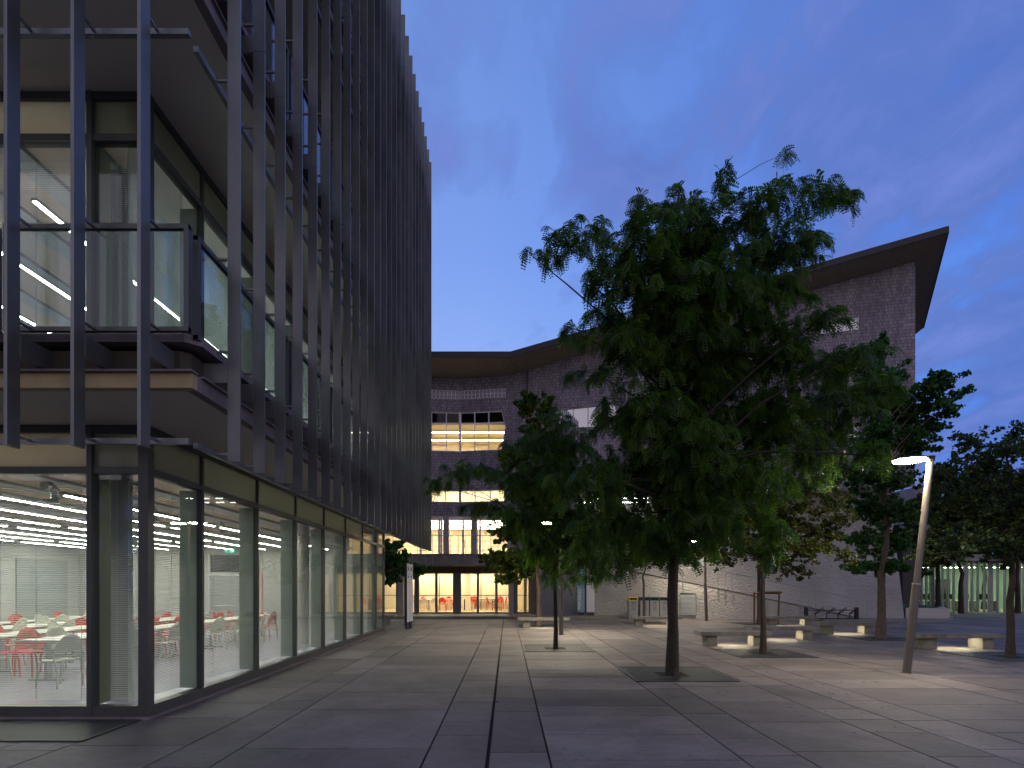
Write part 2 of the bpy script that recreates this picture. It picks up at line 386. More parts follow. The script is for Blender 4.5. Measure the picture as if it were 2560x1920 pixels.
# ================================================================== GLASS BUILDING (left)
GX, GY, GE = -4.78, 7.53, 22.0
A = thing('glass_building', 'long dark glass faced building with rows of vertical metal fins on the left', 'building', (GX, GY, 0))
FF = 4.4
mull_y = [GY, 8.87] + [8.87 + 1.97 * k for k in range(1, 7)] + [GE]
mull_x = [GX, -5.50, -7.47, -9.44, -11.41, -13.38, -15.35]
BX = -16.6
def slabs():
    plate, edge, rec, beige, sof = MB(), MB(), MB(), MB(), MB()
    for k in range(4):
        top = 4.46 + FF * k; so = 3.88 + FF * k
        x1, y0 = -3.33, 6.08; ye = 23.3; c = .13
        poly = [(-17, y0, top - .09), (x1 - c, y0, top - .09), (x1, y0 + c, top - .09), (x1, ye, top - .09), (-17, ye, top - .09)]
        plate.prism([(a, b, z) for a, b, z in poly][::-1], (0, 0, .09))
        poly = [(-17, 6.18, so + .172), (-3.56, 6.18, so + .172), (-3.48, 6.26, so + .172), (-3.48, ye - .1, so + .172), (-17, ye - .1, so + .172)]
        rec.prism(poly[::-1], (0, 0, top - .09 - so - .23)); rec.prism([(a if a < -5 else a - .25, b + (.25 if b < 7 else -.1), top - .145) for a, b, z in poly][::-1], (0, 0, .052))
        # lower flange
        poly = [(-17, 6.09, so), (-3.38, 6.09, so), (-3.38, 6.2, so), (-17, 6.2, so)]
        beige.prism(poly[::-1], (0, 0, .16)); 
        edge.box(-3.49, -3.38, 6.203, ye, so, so + .16)
        edge.box(-17, -3.36, 6.04, 6.178, so + .163, so + .185); edge.box(-3.478, -3.34, 6.27, ye, so + .163, so + .185)
        sof.box(-17, -3.493, 6.203, ye, so + .002, so + .17)
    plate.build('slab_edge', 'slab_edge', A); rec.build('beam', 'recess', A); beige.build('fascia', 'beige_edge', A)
    edge.build('side_fascia', 'slab_edge', A); sof.build('soffit', 'soffit', A)
slabs()
roof = MB().box(-17, -3.6, 6.5, 22.9, 17.68, 18.2); roof.build('roof', 'dark_metal', A)
# frames
fr = MB()
for k in range(4):
    z0 = 0 if k == 0 else 4.46 + FF * (k - 1)
    sh = FF * k
    zb = .0 if k == 0 else z0
    fb = .17 if k == 0 else z0 + .08
    # bottom rail, transom, head along side and front
    for (za, zc, pr) in ((zb, fb, .05), (3.24 + sh, 3.33 + sh, .03), (3.78 + sh, 3.878 + sh, .04)):
        fr.box(GX - .10, GX + pr, GY - pr, GE, za, zc)
        fr.box(BX, GX - .103, GY - pr, GY + .10, za, zc)
    for i, y in enumerate(mull_y[1:]):
        fr.box(GX - .055, GX + .035, y - .028, y + .028, zb + .002, 3.876 + sh)
    fr.box(GX - .08, GX + .052, GY - .052, GY + .08, zb + .002, 3.876 + sh)
    for x in mull_x[1:]:
        fr.box(x - .035, x + .03, GY - .06, GY + .09, zb + .002, 3.876 + sh)
fr.build('window_frame', 'frame_metal', A)
sill = MB().box(GX - .12, GX + .09, GY - .09, GE, -.02, .035).box(BX, GX - .122, GY - .09, GY + .1, -.02, .035); sill.build('sill', 'slab_edge', A)
# panes, spandrels, cavity returns, blinds
def blind_slats(mb, side, a, b, z0, z1, tilt, pitch=.026, wd=.021):
    z = z0
    dz = math.sin(tilt) * wd / 2; dy = math.cos(tilt) * wd / 2
    while z < z1:
        if side: mb.face([(GX - .30 + dy, a, z - dz), (GX - .30 + dy, b, z - dz), (GX - .30 - dy, b, z + dz), (GX - .30 - dy, a, z + dz)])
        else: mb.face([(a, GY + .30 - dy, z - dz), (b, GY + .30 - dy, z - dz), (b, GY + .30 + dy, z + dz), (a, GY + .30 + dy, z + dz)])
        z += pitch
    n = 3
    for q in range(n):
        s = a + (b - a) * (q + .5) / n
        if side: mb.box(GX - .312, GX - .310, s - .004, s + .004, z0, z1)
        else: mb.box(s - .004, s + .004, GY + .310, GY + .312, z0, z1)
for k in range(4):
    sh = FF * k; zb = .17 if k == 0 else 4.54 + FF * (k - 1)
    st = ['ground', 'first', 'second', 'third'][k]
    for i in range(len(mull_y) - 1):
        a, b = mull_y[i] + .03, mull_y[i + 1] - .03
        if i == 0: a = mull_y[0] + .08
        MB().box(GX - .02, GX - .006, a, b, zb, 3.24 + sh).build('window_pane', 'pane' if k < 2 else 'pane_upper', A)
        clear = (k == 0 and i >= 6)
        MB().box(GX - .02, GX - .006, a, b, 3.33 + sh, 3.78 + sh).build('spandrel_panel', 'pane' if clear else 'spandrel', A)
        if k < 2:
            y = mull_y[i + 1]
            MB().box(GX - .33, GX - .06, y - .012, y + .012, zb, 3.24 + sh).build('cavity_panel', 'return_panel', A)
        if k < 2:
            bl = MB()
            if k == 0: blind_slats(bl, True, a, b - .02, .2, 3.2, R(24))
            else: blind_slats(bl, True, a, b - .02, zb + .03, 3.66 + sh, R(74), .03, .034)
            o = bl.build('venetian_blind', 'slat' if k == 0 else 'blind_fabric')
            if k == 0: lab = 'half open venetian blind, ' + ORD[i] + ' ground floor window from the corner on the plaza side'
            else: lab = 'closed pale blind, ' + ORD[i] + ' upper window from the corner on the plaza side'
            tag(o, lab, 'blind', 'blinds in the glass building')
        if k >= 2:
            MB().box(GX - .34, GX - .32, a, b, zb, 3.2 + sh).build('window_screen', 'blind_fabric', A)
    for i in range(len(mull_x) - 1):
        b, a = mull_x[i] - .035, mull_x[i + 1] + .03
        if i == 0: b = mull_x[0] - .08
        MB().box(a, b, GY + .006, GY + .02, zb, 3.24 + sh).build('window_pane', 'pane' if k < 2 else 'pane_upper', A)
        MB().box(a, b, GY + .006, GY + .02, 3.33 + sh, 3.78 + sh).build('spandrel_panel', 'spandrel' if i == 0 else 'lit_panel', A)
        if i <= 1 and k < 2:
            x = mull_x[1] - .0
            if i == 0:
                MB().box(x - .012, x + .012, GY + .125, GY + .33, zb, 3.24 + sh).build('cavity_panel', 'spandrel', A)
        if k < 2 and i <= 2:
            bl = MB(); blind_slats(bl, False, a, b - (.03 if i else .12), .2 if k == 0 else zb + .03, 3.2 + sh, R(24))
            o = bl.build('venetian_blind', 'slat')
            where = ['beside the corner post', 'in the wide front window next to the corner bay', 'in the second wide front window'][i]
            tag(o, ('lowered blind %s at %s' % (where, ['ground level', 'the upper floor'][k])), 'blind', 'blinds in the glass building')
        elif k < 2:
            pass
# inner walls, floors, ceilings
rm = MB(); rm.box(BX, BX + .15, GY + .1, GE, 0, 17.6); rm.box(BX + .15, GX - .35, GE - .25, GE - .12, 0.002, 3.876)
rm.box(BX + .15, GX - .35, GE - .25, GE - .12, 4.463, 8.276)
rm.build('inner_wall', 'room_wall', A)
MB().box(BX + .15, GX - .6, 12.2, 12.35, 8.87, 12.67).box(BX + .15, GX - .6, 12.2, 12.35, 13.27, 17.07).box(GX - 1.6, GX - 1.5, 12.4, GE, 8.87, 12.67).box(GX - 1.6, GX - 1.5, 12.4, GE, 13.27, 17.07).build('partition', 'grey_wall', A)
MB().box(BX + .15, GX - .12, GY + .12, GE - .26, -.02, .06).box(BX + .15, GX - .13, GY + .13, GE - .26, 4.462, 4.53).build('floor', 'lino_floor', A)
# ceiling: grey boards and orange perforated bands
cg, co = MB(), MB()
for sh in (0, FF):
    x = -16.4; q = 0
    while x < -5.2:
        wd_ = .75 if q % 2 else .38
        (co if q % 2 else cg).box(x, min(x + wd_ - .02, -5.15), GY + .35, GE - .3, 3.70 + sh - (0 if q % 2 else .05), 3.74 + sh)
        x += wd_; q += 1
cg.build('ceiling_board', 'ceiling_grey', A); co.build('ceiling_band', 'ceiling_orange', A)
# dark partition panels in the back of the ground floor room
pw = MB()
for y0, y1 in ((9.4, 11.6), (12.3, 14.9), (15.6, 18.4), (19.0, 21.2)):
    pw.box(BX + .152, BX + .2, y0, y1, .1, 2.7)
pw.build('wall_panel', 'grey_wall', A)
# round columns
for (x, y) in ((-5.96, 8.75), (-5.96, 16.6), (-11.6, 20.4), (-14.5, 13.0)):
    MB().tube([(x, y, .05), (x, y, 3.7)], .165, 20).build('column', 'column_grey', A)
    if y < 18: MB().tube([(x, y, 4.5), (x, y, 8.1)], .165, 20).build('column', 'column_grey', A)
# end door with bar and a glazed panel over it
MB().box(-11.35, -10.2, GE - .30, GE - .253, .06, 2.15).build('end_door', 'grey_wall', A)
MB().box(-11.42, -11.36, GE - .32, GE - .254, .06, 3.0).box(-10.19, -10.13, GE - .32, GE - .254, .06, 3.0).box(-11.36, -10.19, GE - .32, GE - .254, 2.16, 2.24).build('door_frame', 'white_wall', A)
MB().box(-11.34, -10.21, GE - .275, GE - .256, 2.3, 2.95).build('transom_window', 'dark_metal', A)
MB().box(-11.2, -10.35, GE - .38, GE - .35, 1.0, 1.04).box(-11.2, -11.17, GE - .38, GE - .30, 1.0, 1.04).build('push_bar', 'table_white', A)
# ---- vertical fins (blade, slab brackets, struts) ; each fin is a part
def fin_side(y):
    mb = MB(); segs = [3.18, 8.5, 12.9, 17.3, 18.9]
    for a, b in zip(segs[:-1], segs[1:]): mb.box(-3.205, -3.06, y - .011, y + .011, a, b - .012)
    mb.box(-3.20, -3.07, y - .008, y + .008, 3.2, 18.85)
    for k in range(4):
        so = 3.88 + FF * k; mb.box(-3.50, -3.203, y - .02, y + .02, so + .20, so + .42)
    for z in [3.27, 4.44, 5.50, 7.55, 8.84, 9.90, 11.95, 13.24, 14.3, 16.35]: mb.box(-3.345, -3.203, y - .012, y + .012, z - .012, z + .012)
    return mb
for k in range(26): fin_side(6.52 + .657 * k).build('sunshade_fin', 'fin_metal', A)
def fin_front(x):
    mb = MB(); segs = [3.15, 8.5, 12.9, 17.3, 18.9]
    for a, b in zip(segs[:-1], segs[1:]): mb.box(x - .018, x + .018, 5.63, 5.78, a, b - .012)
    mb.box(x - .012, x + .012, 5.635, 5.775, 3.2, 18.85)
    for k in range(4):
        so = 3.88 + FF * k; mb.box(x - .03, x + .03, 5.778, 6.2, so + .20, so + .42)
    for z in [3.27, 4.44, 5.50, 7.55, 8.84, 9.90, 11.95, 13.24, 14.3, 16.35]: mb.box(x - .012, x + .012, 5.778, 5.935, z - .012, z + .012)
    return mb
for k in range(9): fin_front(-3.65 - .662 * k).build('sunshade_fin', 'fin_metal', A)
# horizontal bars tying the fins
for z in (3.27, 7.55, 11.95, 16.35):
    MB().box(-3.39, -3.335, 6.13, 23.0, z - .03, z + .03).build('tie_bar', 'fin_metal', A)
    MB().box(-12, -3.33, 5.93, 5.985, z - .03, z + .03).build('tie_bar', 'fin_metal', A)
# guard panels of glass in steel frames in front of each upper floor
def guard(k, front, a, b):
    z0, z1 = 4.42 + FF * k, 5.54 + FF * k
    f, g = MB(), MB()
    if front:
        y0, y1 = 5.93, 5.985
        f.box(a, b, y0, y1, z1 - .05, z1).box(a, b, y0, y1, z0, z0 + .045).box(a, a + .05, y0 + .002, y1 + .03, z0 + .002, z1 - .002).box(b - .05, b, y0 + .002, y1 + .03, z0 + .002, z1 - .002)
        g.box(a + .05, b - .05, y0 + .022, y0 + .032, z0 + .045, z1 - .05)
    else:
        x0, x1 = -3.39, -3.335
        f.box(x0, x1, a, b, z1 - .05, z1).box(x0, x1, a, b, z0, z0 + .045).box(x0 - .03, x1 - .002, a, a + .06, z0 + .002, z1 - .002).box(x0 - .03, x1 - .002, b - .06, b, z0 + .002, z1 - .002)
        g.box(x0 + .022, x0 + .032, a + .06, b - .06, z0 + .045, z1 - .05)
    fo = f.build('guard_frame', 'frame_metal', A); g.build('guard_glass', 'pane_guard', fo)
ys = [6.13, 8.76] + [8.76 + 2.03 * i for i in range(1, 8)]
for k in range(3):
    for a, b in zip(ys[:-1], ys[1:]): guard(k, False, a + .0, b - .07)
    for a, b in ((-5.27, -3.33), (-7.3, -5.35), (-9.33, -7.38)): guard(k, True, a, b)
# ------------------------------------------------------------------ ground floor furniture and lamps
def linear_light(x, y0, y1, z, mat, label, group, par=None):
    o = thing('ceiling_light', label, 'ceiling light', (x, (y0 + y1) / 2, z), group)
    MB().box(x - .045, x + .045, y0, y1, z, z + .05).build('housing', 'steel', o)
    MB().box(x - .022, x + .022, y0 + .01, y1 - .01, z - .012, z - .001).build('diffuser', mat, o)
for i, x in enumerate([-6.7, -7.85, -9.05, -10.25, -11.45, -12.65, -13.85, -15.05]):
    for j, (a, b) in enumerate(((8.6, 13.0), (13.3, 17.3), (17.6, 21.2))):
        linear_light(x, a, b, 3.13, 'led_room', '%s lamp line from the plaza glass, %s piece, ground floor' % (ORD[i], ['near', 'middle', 'far'][j]), 'linear lamps under the ground floor ceiling')
for i, x in enumerate([-7.0, -8.65, -10.3, -12.0, -13.7]):
    for j, (a, b) in enumerate(((8.4, 12.4), (12.7, 16.7), (17.0, 21.0))):
        linear_light(x, a, b, 7.45, 'led_upper', '%s lamp line from the plaza glass, %s piece, upper floor' % (ORD[i], ['near', 'middle', 'far'][j]), 'linear lamps under the upper floor ceiling')
# curved silver duct elbows
def elbow(x, y, z, lab):
    mb = MB(); pts = []; rs = []
    for q in range(17):
        a = PI * q / 16 - PI / 2
        pts.append((x, y + .17 * math.cos(a), z + .16 * math.sin(a))); rs.append(.085 if q % 2 else .075)
    o = mb.tube([(x, y - .1, z - .16)] + pts + [(x, y - .1, z + .16)], [.08] + rs + [.08], 12).build('air_duct', 'steel')
    tag(o, lab, 'duct', 'silver duct bends under the ceiling')
for i, (x, y) in enumerate([(-8.4, 9.0), (-8.4, 10.4), (-8.4, 11.9), (-8.4, 13.4), (-8.4, 15.0), (-8.4, 16.6), (-8.4, 18.2)]):
    elbow(x, y, 3.42, '%s silver duct bend from the front glass under the ceiling' % ORD[i])
# exit sign
es = thing('exit_sign', 'lit green exit sign with white running figure and arrow inside the glass room', 'sign', (-10.5, GE - .5, 3.1))
MB().box(-10.70, -10.30, GE - .53, GE - .50, 3.02, 3.20).build('sign_panel', 'exit_green', es)
p = MB(); y_ = GE - .534
def flat(mb, pts, y): mb.face([(a, y, b) for a, b in pts])
flat(p, [(-10.655, 3.125), (-10.60, 3.125), (-10.60, 3.16), (-10.575, 3.16), (-10.625, 3.185), (-10.625, 3.185)][:0] or [(-10.64, 3.185), (-10.61, 3.185), (-10.61, 3.10), (-10.64, 3.10)], y_)
flat(p, [(-10.665, 3.10), (-10.585, 3.10), (-10.625, 3.045)], y_)
flat(p, [(-10.47, 3.19), (-10.34, 3.19), (-10.34, 3.035), (-10.47, 3.035)], y_)
p.build('pictogram', 'exit_white', es)
p = MB(); y_ = GE - .538
flat(p, [(-10.42, 3.15), (-10.395, 3.15), (-10.395, 3.10), (-10.42, 3.10)], y_); flat(p, [(-10.415, 3.18), (-10.395, 3.18), (-10.395, 3.157), (-10.415, 3.157)], y_)
flat(p, [(-10.43, 3.10), (-10.41, 3.10), (-10.445, 3.045), (-10.46, 3.05)], y_); flat(p, [(-10.405, 3.10), (-10.39, 3.10), (-10.365, 3.06), (-10.38, 3.05)], y_)
p.build('running_figure', 'exit_green', es)
# red standpipe
o = thing('fire_pipe', 'thin red pipe with a round red valve standing by the far end of the room', 'fire pipe', (-8.45, 19.6, .06))
MB().tube([(-8.45, 19.6, .06), (-8.45, 19.6, 2.2)], .025, 8).build('pipe', 'chair_red', o)
MB().tube([(-8.45, 19.5, .55), (-8.45, 19.5, .62), (-8.45, 19.5, .78), (-8.45, 19.5, .85)], [.03, .13, .13, .04], 12).build('valve', 'chair_red', o)
# chair prototype
def chair(kind):
    c = thing('chair', 'chair', 'chair', (0, 0, 0))
    m = 'chair_' + kind
    s = MB(); n = 20
    top, bot = [], []
    for q in range(n):
        a = 2 * PI * q / n; x = .21 * math.copysign(abs(math.cos(a)) ** .7, math.cos(a)); y = .20 * math.copysign(abs(math.sin(a)) ** .7, math.sin(a))
        top.append((x, y, .455 + .02 * (y * 5) ** 2 * .3)); bot.append((x * .96, y * .96, .435))
    s.face(top); s.face(bot[::-1])
    for q in range(n): s.face([bot[q], bot[(q + 1) % n], top[(q + 1) % n], top[q]])
    s.build('seat', m, c)
    # rounded shell back with an oval hand hole low down; back at y=+.2, leaning
    bk = MB(); rows = 9
    def pt(u, v, o):       # u -1..1 , v 0..1
        wv = .235 * math.sqrt(max(0, 1 - (v * 1.02 - .12) ** 2 * 1.25)) if v > .12 else .235 - .0 * v
        x = u * wv; z = .50 + v * .40; y = .20 + .10 * v - .05 * u * u + o
        return (x, y, z)
    us = [-1, -.7, -.35, 0, .35, .7, 1]
    for o_ in (0, .014):
        for r in range(rows):
            for a, b in zip(us[:-1], us[1:]):
                if r == 1 and abs((a + b) / 2) < .4: continue
                q = [pt(a, r / rows, o_), pt(b, r / rows, o_), pt(b, (r + 1) / rows, o_), pt(a, (r + 1) / rows, o_)]
                bk.face(q if o_ == 0 else q[::-1])
    rim = [Vector(pt(-1, r / rows, .007)) for r in range(rows + 1)] + [Vector(pt(1, r / rows, .007)) for r in range(rows, -1, -1)]
    bk.tube(rim, .010, 6)
    bk.build('backrest', m, c)
    for sx in (-1, 1):
        MB().tube([(sx * .225, .245, 0.0), (sx * .215, .225, .30), (sx * .232, .175, .52)], [.013, .021, .017], 8).build('leg', m, c)
        MB().tube([(sx * .21, -.22, 0.0), (sx * .19, -.17, .435)], [.013, .021], 8).build('leg', m, c)
    return c
protos = {'red': chair('red'), 'white': chair('white')}
used = {'red': False, 'white': False}
def place_chair(kind, x, y, z, rz, label, group):
    if not used[kind]:
        c = protos[kind]; used[kind] = True
        c.location = (x, y, z); c.rotation_euler = (0, 0, rz); c['label'] = label; c['group'] = group
    else: c = copy_tree(protos[kind], (x, y, z), rz, label, group)
    return c
# table prototype (long along Y)
tb = thing('table', 'table', 'table', (0, 0, 0))
MB().box(-.40, .40, -.93, .93, .715, .74).build('tabletop', 'table_white', tb, bevel=.006)
for sy in (-.7, .7):
    MB().box(-.03, .03, sy - .05, sy + .05, .03, .713).box(-.32, .32, sy - .035, sy + .035, 0, .029).build('leg', 'column_grey', tb)
MB().box(-.02, .02, -.65, .65, .64, .69).build('crossbar', 'column_grey', tb)
rows = [-8.25, -9.95, -11.65, -13.35]
rname = ['the row nearest the plaza glass', 'the second row from the plaza glass', 'the third row from the plaza glass', 'the row farthest from the plaza glass']
rc = random.Random(11); first = True
for ri, rx in enumerate(rows):
    ty = [10.9 if ri == 0 else 9.9 + .1 * ri]
    while ty[-1] < 17.2: ty.append(ty[-1] + 1.88)
    for j, y in enumerate(ty):
        lab = '%s white table of %s' % (ORD[j], rname[ri])
        if first: tb.location = (rx, y, .06); tb['label'] = lab; tb['group'] = 'white tables in the glass room'; first = False
        else: copy_tree(tb, (rx, y, .06), 0, lab, 'white tables in the glass room')
    for sd in (1, -1):
        cnt = {'red': 0, 'white': 0}
        y = 9.6 + .3 * ri + (.0 if sd > 0 else .3)
        while y < 18.6:
            yy = y + rc.uniform(-.12, .12); y += rc.choice([.78, .78, .95, 1.5])
            if CX + (rx + sd * .65) * F / yy < -90: continue
            kind = 'red' if rc.random() < .32 else 'white'
            x = rx + sd * (.62 + rc.uniform(-.05, .08))
            side = 'window side' if sd > 0 else 'wall side'
            place_chair(kind, x, yy, .06, (-PI / 2 if sd > 0 else PI / 2) + rc.uniform(-.35, .35),
                        '%s %s chair on the %s of %s' % (ORD[cnt[kind]], kind, side, rname[ri]), 'chairs at the white tables')
            cnt[kind] += 1
# ================================================================== BRICK BUILDING (behind)
B = thing('brick_building', 'dark brick building with a sharp rising roof at the far side of the plaza', 'building', (8, 33, 0))
def zroof(x, y):
    zr = 21.665 + .1617 * x - .226 * y
    zl = 21.695 - .226 * y
    return zr if x > .2 + (y - 31.3) * .26 else zl
class Seg:
    def __init__(s, P, Q):
        s.P, s.Q = Vector((*P, 0)), Vector((*Q, 0)); s.d = (s.Q - s.P); s.len = s.d.length; s.d.normalize(); s.n = Vector((s.d.y, -s.d.x, 0))  # n towards camera
    def px(s, px):          # s-coordinate where the view ray of a pixel column meets the wall
        r = Vector(((px - CX) / F, 1, 0)); P, d = s.P, s.d
        # P + d*t = r*k
        det = d.x * (-r.y) - (-r.x) * d.y
        t_ = ((-P.x) * (-r.y) - (-r.x) * (-P.y)) / det
        return t_, (P + d * t_).y
    def sz(s, px, py):
        t_, Y = s.px(px); return (t_, H + (HY - py) * Y / F)
    def pt(s, sz, out=0.): return s.P + s.d * sz[0] + s.n * out + Vector((0, 0, sz[1]))
def wall(seg, outline, holes, mat, parent, name='wall', depth=.25, revmat=None, out=0.):
    loops = [[Vector((a, b, 0)) for a, b in outline]] + [[Vector((a, b, 0)) for a, b in h] for h in holes]
    flatp = [p for l in loops for p in l]
    mb = MB()
    for tri in tessellate_polygon(loops):
        q = [flatp[i] for i in tri]
        n = (q[1] - q[0]).cross(q[2] - q[0]).z
        if n < 0: q = q[::-1]
        mb.face([seg.pt((p.x, p.y), out) for p in q], [(p.x, p.y) for p in q])
    o = mb.build(name, mat, parent)
    if holes:
        mb = MB()
        for h in holes:
            for k in range(len(h)):
                a, b = h[k], h[(k + 1) % len(h)]
                mb.face([seg.pt(a, out - .001), seg.pt(b, out - .001), seg.pt(b, out - depth), seg.pt(a, out - depth)])
        mb.build('window_reveal', revmat or 'white_frame', parent)
    return o
def strip2(seg, a, b, wd, o0, o1, mb):      # bar from a to b in (s,z), width wd, between offsets o0<o1
    a, b = Vector(a), Vector(b); d = (b - a).normalized(); nn = Vector((-d.y, d.x)) * wd / 2
    q = [a - nn, b - nn, b + nn, a + nn]
    mb.prism([seg.pt((p.x, p.y), o1) for p in q], seg.n * (o0 - o1))
def window(seg, poly, vs, hs, mat, parent, inset=.12, fw=.07, fmat='white_frame', extra=()):
    """poly in (s,z); vs = s of vertical bars, hs = list of (z, s0, s1)"""
    mb = MB(); n = len(poly)
    for k in range(n): strip2(seg, poly[k], poly[(k + 1) % n], fw, -inset - .03, -inset + .05 + .002 * (k % 2), mb)
    zmin, zmax = min(p[1] for p in poly), max(p[1] for p in poly)
    def zr(s_):
        zs = []
        for k in range(n):
            a, b = poly[k], poly[(k + 1) % n]
            if (a[0] - s_) * (b[0] - s_) < 0: zs.append(a[1] + (b[1] - a[1]) * (s_ - a[0]) / (b[0] - a[0]))
        return (min(zs), max(zs)) if len(zs) > 1 else (zmin, zmax)
    for s_ in vs:
        z0, z1 = zr(s_); strip2(seg, (s_, z0), (s_, z1), fw * .8, -inset - .02, -inset + .04, mb)
    for (z, s0, s1) in hs: strip2(seg, (s0, z), (s1, z), fw * .7, -inset - .01, -inset + .03, mb)
    f = mb.build('window_frame', fmat, parent)
    g = MB().face([seg.pt(p, -inset) for p in poly]); g.build('glass_pane', mat, f)
SA = Seg((-9, 32.6), (-2.77, 33.3)); SB = Seg((-2.77, 33.3), (1.15, 32.7)); SC = Seg((1.15, 32.7), (20.69, 28.8))
def top(seg, s_): p = seg.pt((s_, 0)); return zroof(p.x, p.y) - .26
# ---- segment A and B (left of the joint)
def lerp_poly(seg, pts): return [seg.sz(*p) for p in pts]
e = .03
sA_end = SA.len
def clampA(p): return (min(p[0], sA_end - e), p[1])
def clampB(p): return (max(p[0], e), p[1])
brk_bot = 5.83
W1a = [SA.sz(1040, 1000 - 3), (sA_end - e, 12.72), (sA_end - e, 13.20), SA.sz(1040, 978)]
W1a = [(W1a[0][0], 12.72), (sA_end - e, 12.72), (sA_end - e, 13.22), (W1a[0][0], 13.22)]
sb = SB.px(1264)[0]
W1b = [(e, 12.72), (sb, 12.72), (sb, 13.22), (e, 13.22)]
a0 = SA.px(1020)[0]
W2a = [(a0, 9.66), (sA_end - e, 9.66), (sA_end - e, 11.93), (a0, 11.93)]
W2b = [(e, 9.66), (SB.px(1255)[0], 9.68), (SB.px(1264)[0], 11.0), (SB.px(1255)[0], 11.93), (e, 11.93)]
W3a = [(a0, 6.68), (sA_end - e, 6.68), (sA_end - e, 7.36), (a0, 7.36)]
W3b = [(e, 6.68), (SB.px(1261)[0], 6.68), (SB.px(1261)[0], 7.36), (e, 7.36)]
wall(SA, [(0, brk_bot), (SA.len, brk_bot), (SA.len, top(SA, SA.len)), (0, top(SA, 0))], [W1a, W2a, W3a], 'brick', B)
sbend = 3.2
wall(SB, [(0, brk_bot), (SB.len, brk_bot), (SB.len, top(SB, SB.len) - 0), (sbend, top(SB, sbend)), (0, top(SB, 0))], [W1b, W2b, W3b], 'brick', B)
MB().prism([SA.pt((SA.len - .035, 9.6), .004), SB.pt((.035, 9.6), .004), SB.pt((.035, 11.99), .004), SA.pt((SA.len - .035, 11.99), .004)], (0, .1, 0)).build('corner_mullion', 'white_frame', B)
# glass block strips: small cells
for seg, wdw in ((SA, W1a), (SB, W1b)):
    s0, s1 = wdw[0][0], wdw[1][0]; n = max(2, round((s1 - s0) / .22))
    window(seg, wdw, [s0 + (s1 - s0) * k / n for k in range(1, n)], [(12.97, s0, s1)], 'glass_block', B, inset=.06, fw=.05)
window(SA, W2a, [SA.px(1079)[0], SA.px(1116)[0]], [(11.28, a0, sA_end - e), (10.22, SA.px(1079)[0], SA.px(1116)[0]), (10.02, SA.px(1079)[0], SA.px(1116)[0])], 'pane_shop', B, inset=.08)
window(SB, W2b, [SB.px(1186.5)[0], SB.px(1221.6)[0]], [(11.28, e, SB.px(1262)[0]), (10.22, SB.px(1186.5)[0], SB.px(1221.6)[0]), (10.02, SB.px(1186.5)[0], SB.px(1221.6)[0])], 'pane_shop', B, inset=.08)
window(SA, W3a, [SA.px(1079)[0], SA.px(1113.5)[0]], [], 'pane_shop', B, inset=.08)
window(SB, W3b, [SB.px(1187)[0], SB.px(1225)[0]], [], 'pane_shop', B, inset=.08)
# rooms behind (warm): each storey a shell open to the front
def room(x0, x1, y0, y1, z0, z1, wm='cream_wall', fm='cream_floor', par=B):
    MB().box(x0, x1, y1, y1 + .1, z0, z1).box(x0 - .1, x0, y0, y1 + .1, z0, z1).box(x1, x1 + .1, y0, y1 + .1, z0, z1).build('room_wall', wm, par)
    MB().box(x0 - .1, x1 + .1, y0, y1 + .1, z1, z1 + .12).build('room_ceiling', wm, par)
    MB().box(x0 - .1, x1 + .1, y0, y1 + .1, z0 - .1, z0).build('room_floor', fm, par)
room(-9.6, 2.0, 33.56, 40.7, .15, 2.85)
room(-8.8, .95, 33.42, 40, 3.52, 5.83)
room(-8.8, .95, 33.42, 38, 6.2, 8.4)
room(-8.8, .95, 33.42, 38, 9.3, 11.26)
def xlight(x0, x1, y, z, mat, label, group, hw=.05):
    o = thing('ceiling_light', label, 'ceiling light', ((x0 + x1) / 2, y, z), group)
    MB().box(x0, x1, y - hw - .03, y + hw + .03, z, z + .04).build('housing', 'steel', o)
    MB().box(x0 + .02, x1 - .02, y - hw, y + hw, z - .014, z - .001).build('diffuser', mat, o)
for k, (z, nm, ys_) in enumerate(((2.72, 'ground floor', (34.6, 36.6, 38.6, 40.2)), (5.68, 'floor above the entrance', (34.2, 35.3, 36.4, 37.5, 38.6)), (8.25, 'narrow window floor', (34.4, 35.8, 37.2)), (11.12, 'tall window floor', (34.6, 36.4)))):
    for j, y in enumerate(ys_):
        xlight(-8.2, .7, y, z, 'led_warm' if k == 0 else 'led_warm_hall', '%s long lamp from the glass on the %s of the brick building' % (ORD[j], nm), 'warm lamps in the brick building', .06 if k else .07)
# balcony-level glazing (W4)
fr4 = MB()
for px_ in (1052, 1098, 1104, 1158, 1192, 1200, 1260):
    x = (px_ - CX) * 33.4 / F; fr4.box(x - .06, x + .06, 33.32, 33.45, 3.5, 5.828)
fr4.box(-8.8, .0, 33.31, 33.44, 3.46, 3.58).box(-8.8, .0, 33.31, 33.44, 5.66, 5.829)
f = fr4.build('window_frame', 'white_frame', B); MB().box(-8.8, -.0, 33.37, 33.385, 3.58, 5.66).build('glass_pane', 'pane_shop', f)
for px_ in (1116, 1185): x = (px_ - CX) * 33.0 / F; MB().box(x - .16, x + .16, 32.75, 33.1, 3.45, 5.826).build('pillar', 'stained_concrete', B)
# brick return under, right of W4
swB = Seg((0.0, 33.2), (1.15, 32.72)); wall(swB, [(0, 3.45), (swB.len, 3.45), (swB.len, brk_bot), (0, brk_bot)], [], 'brick', B)
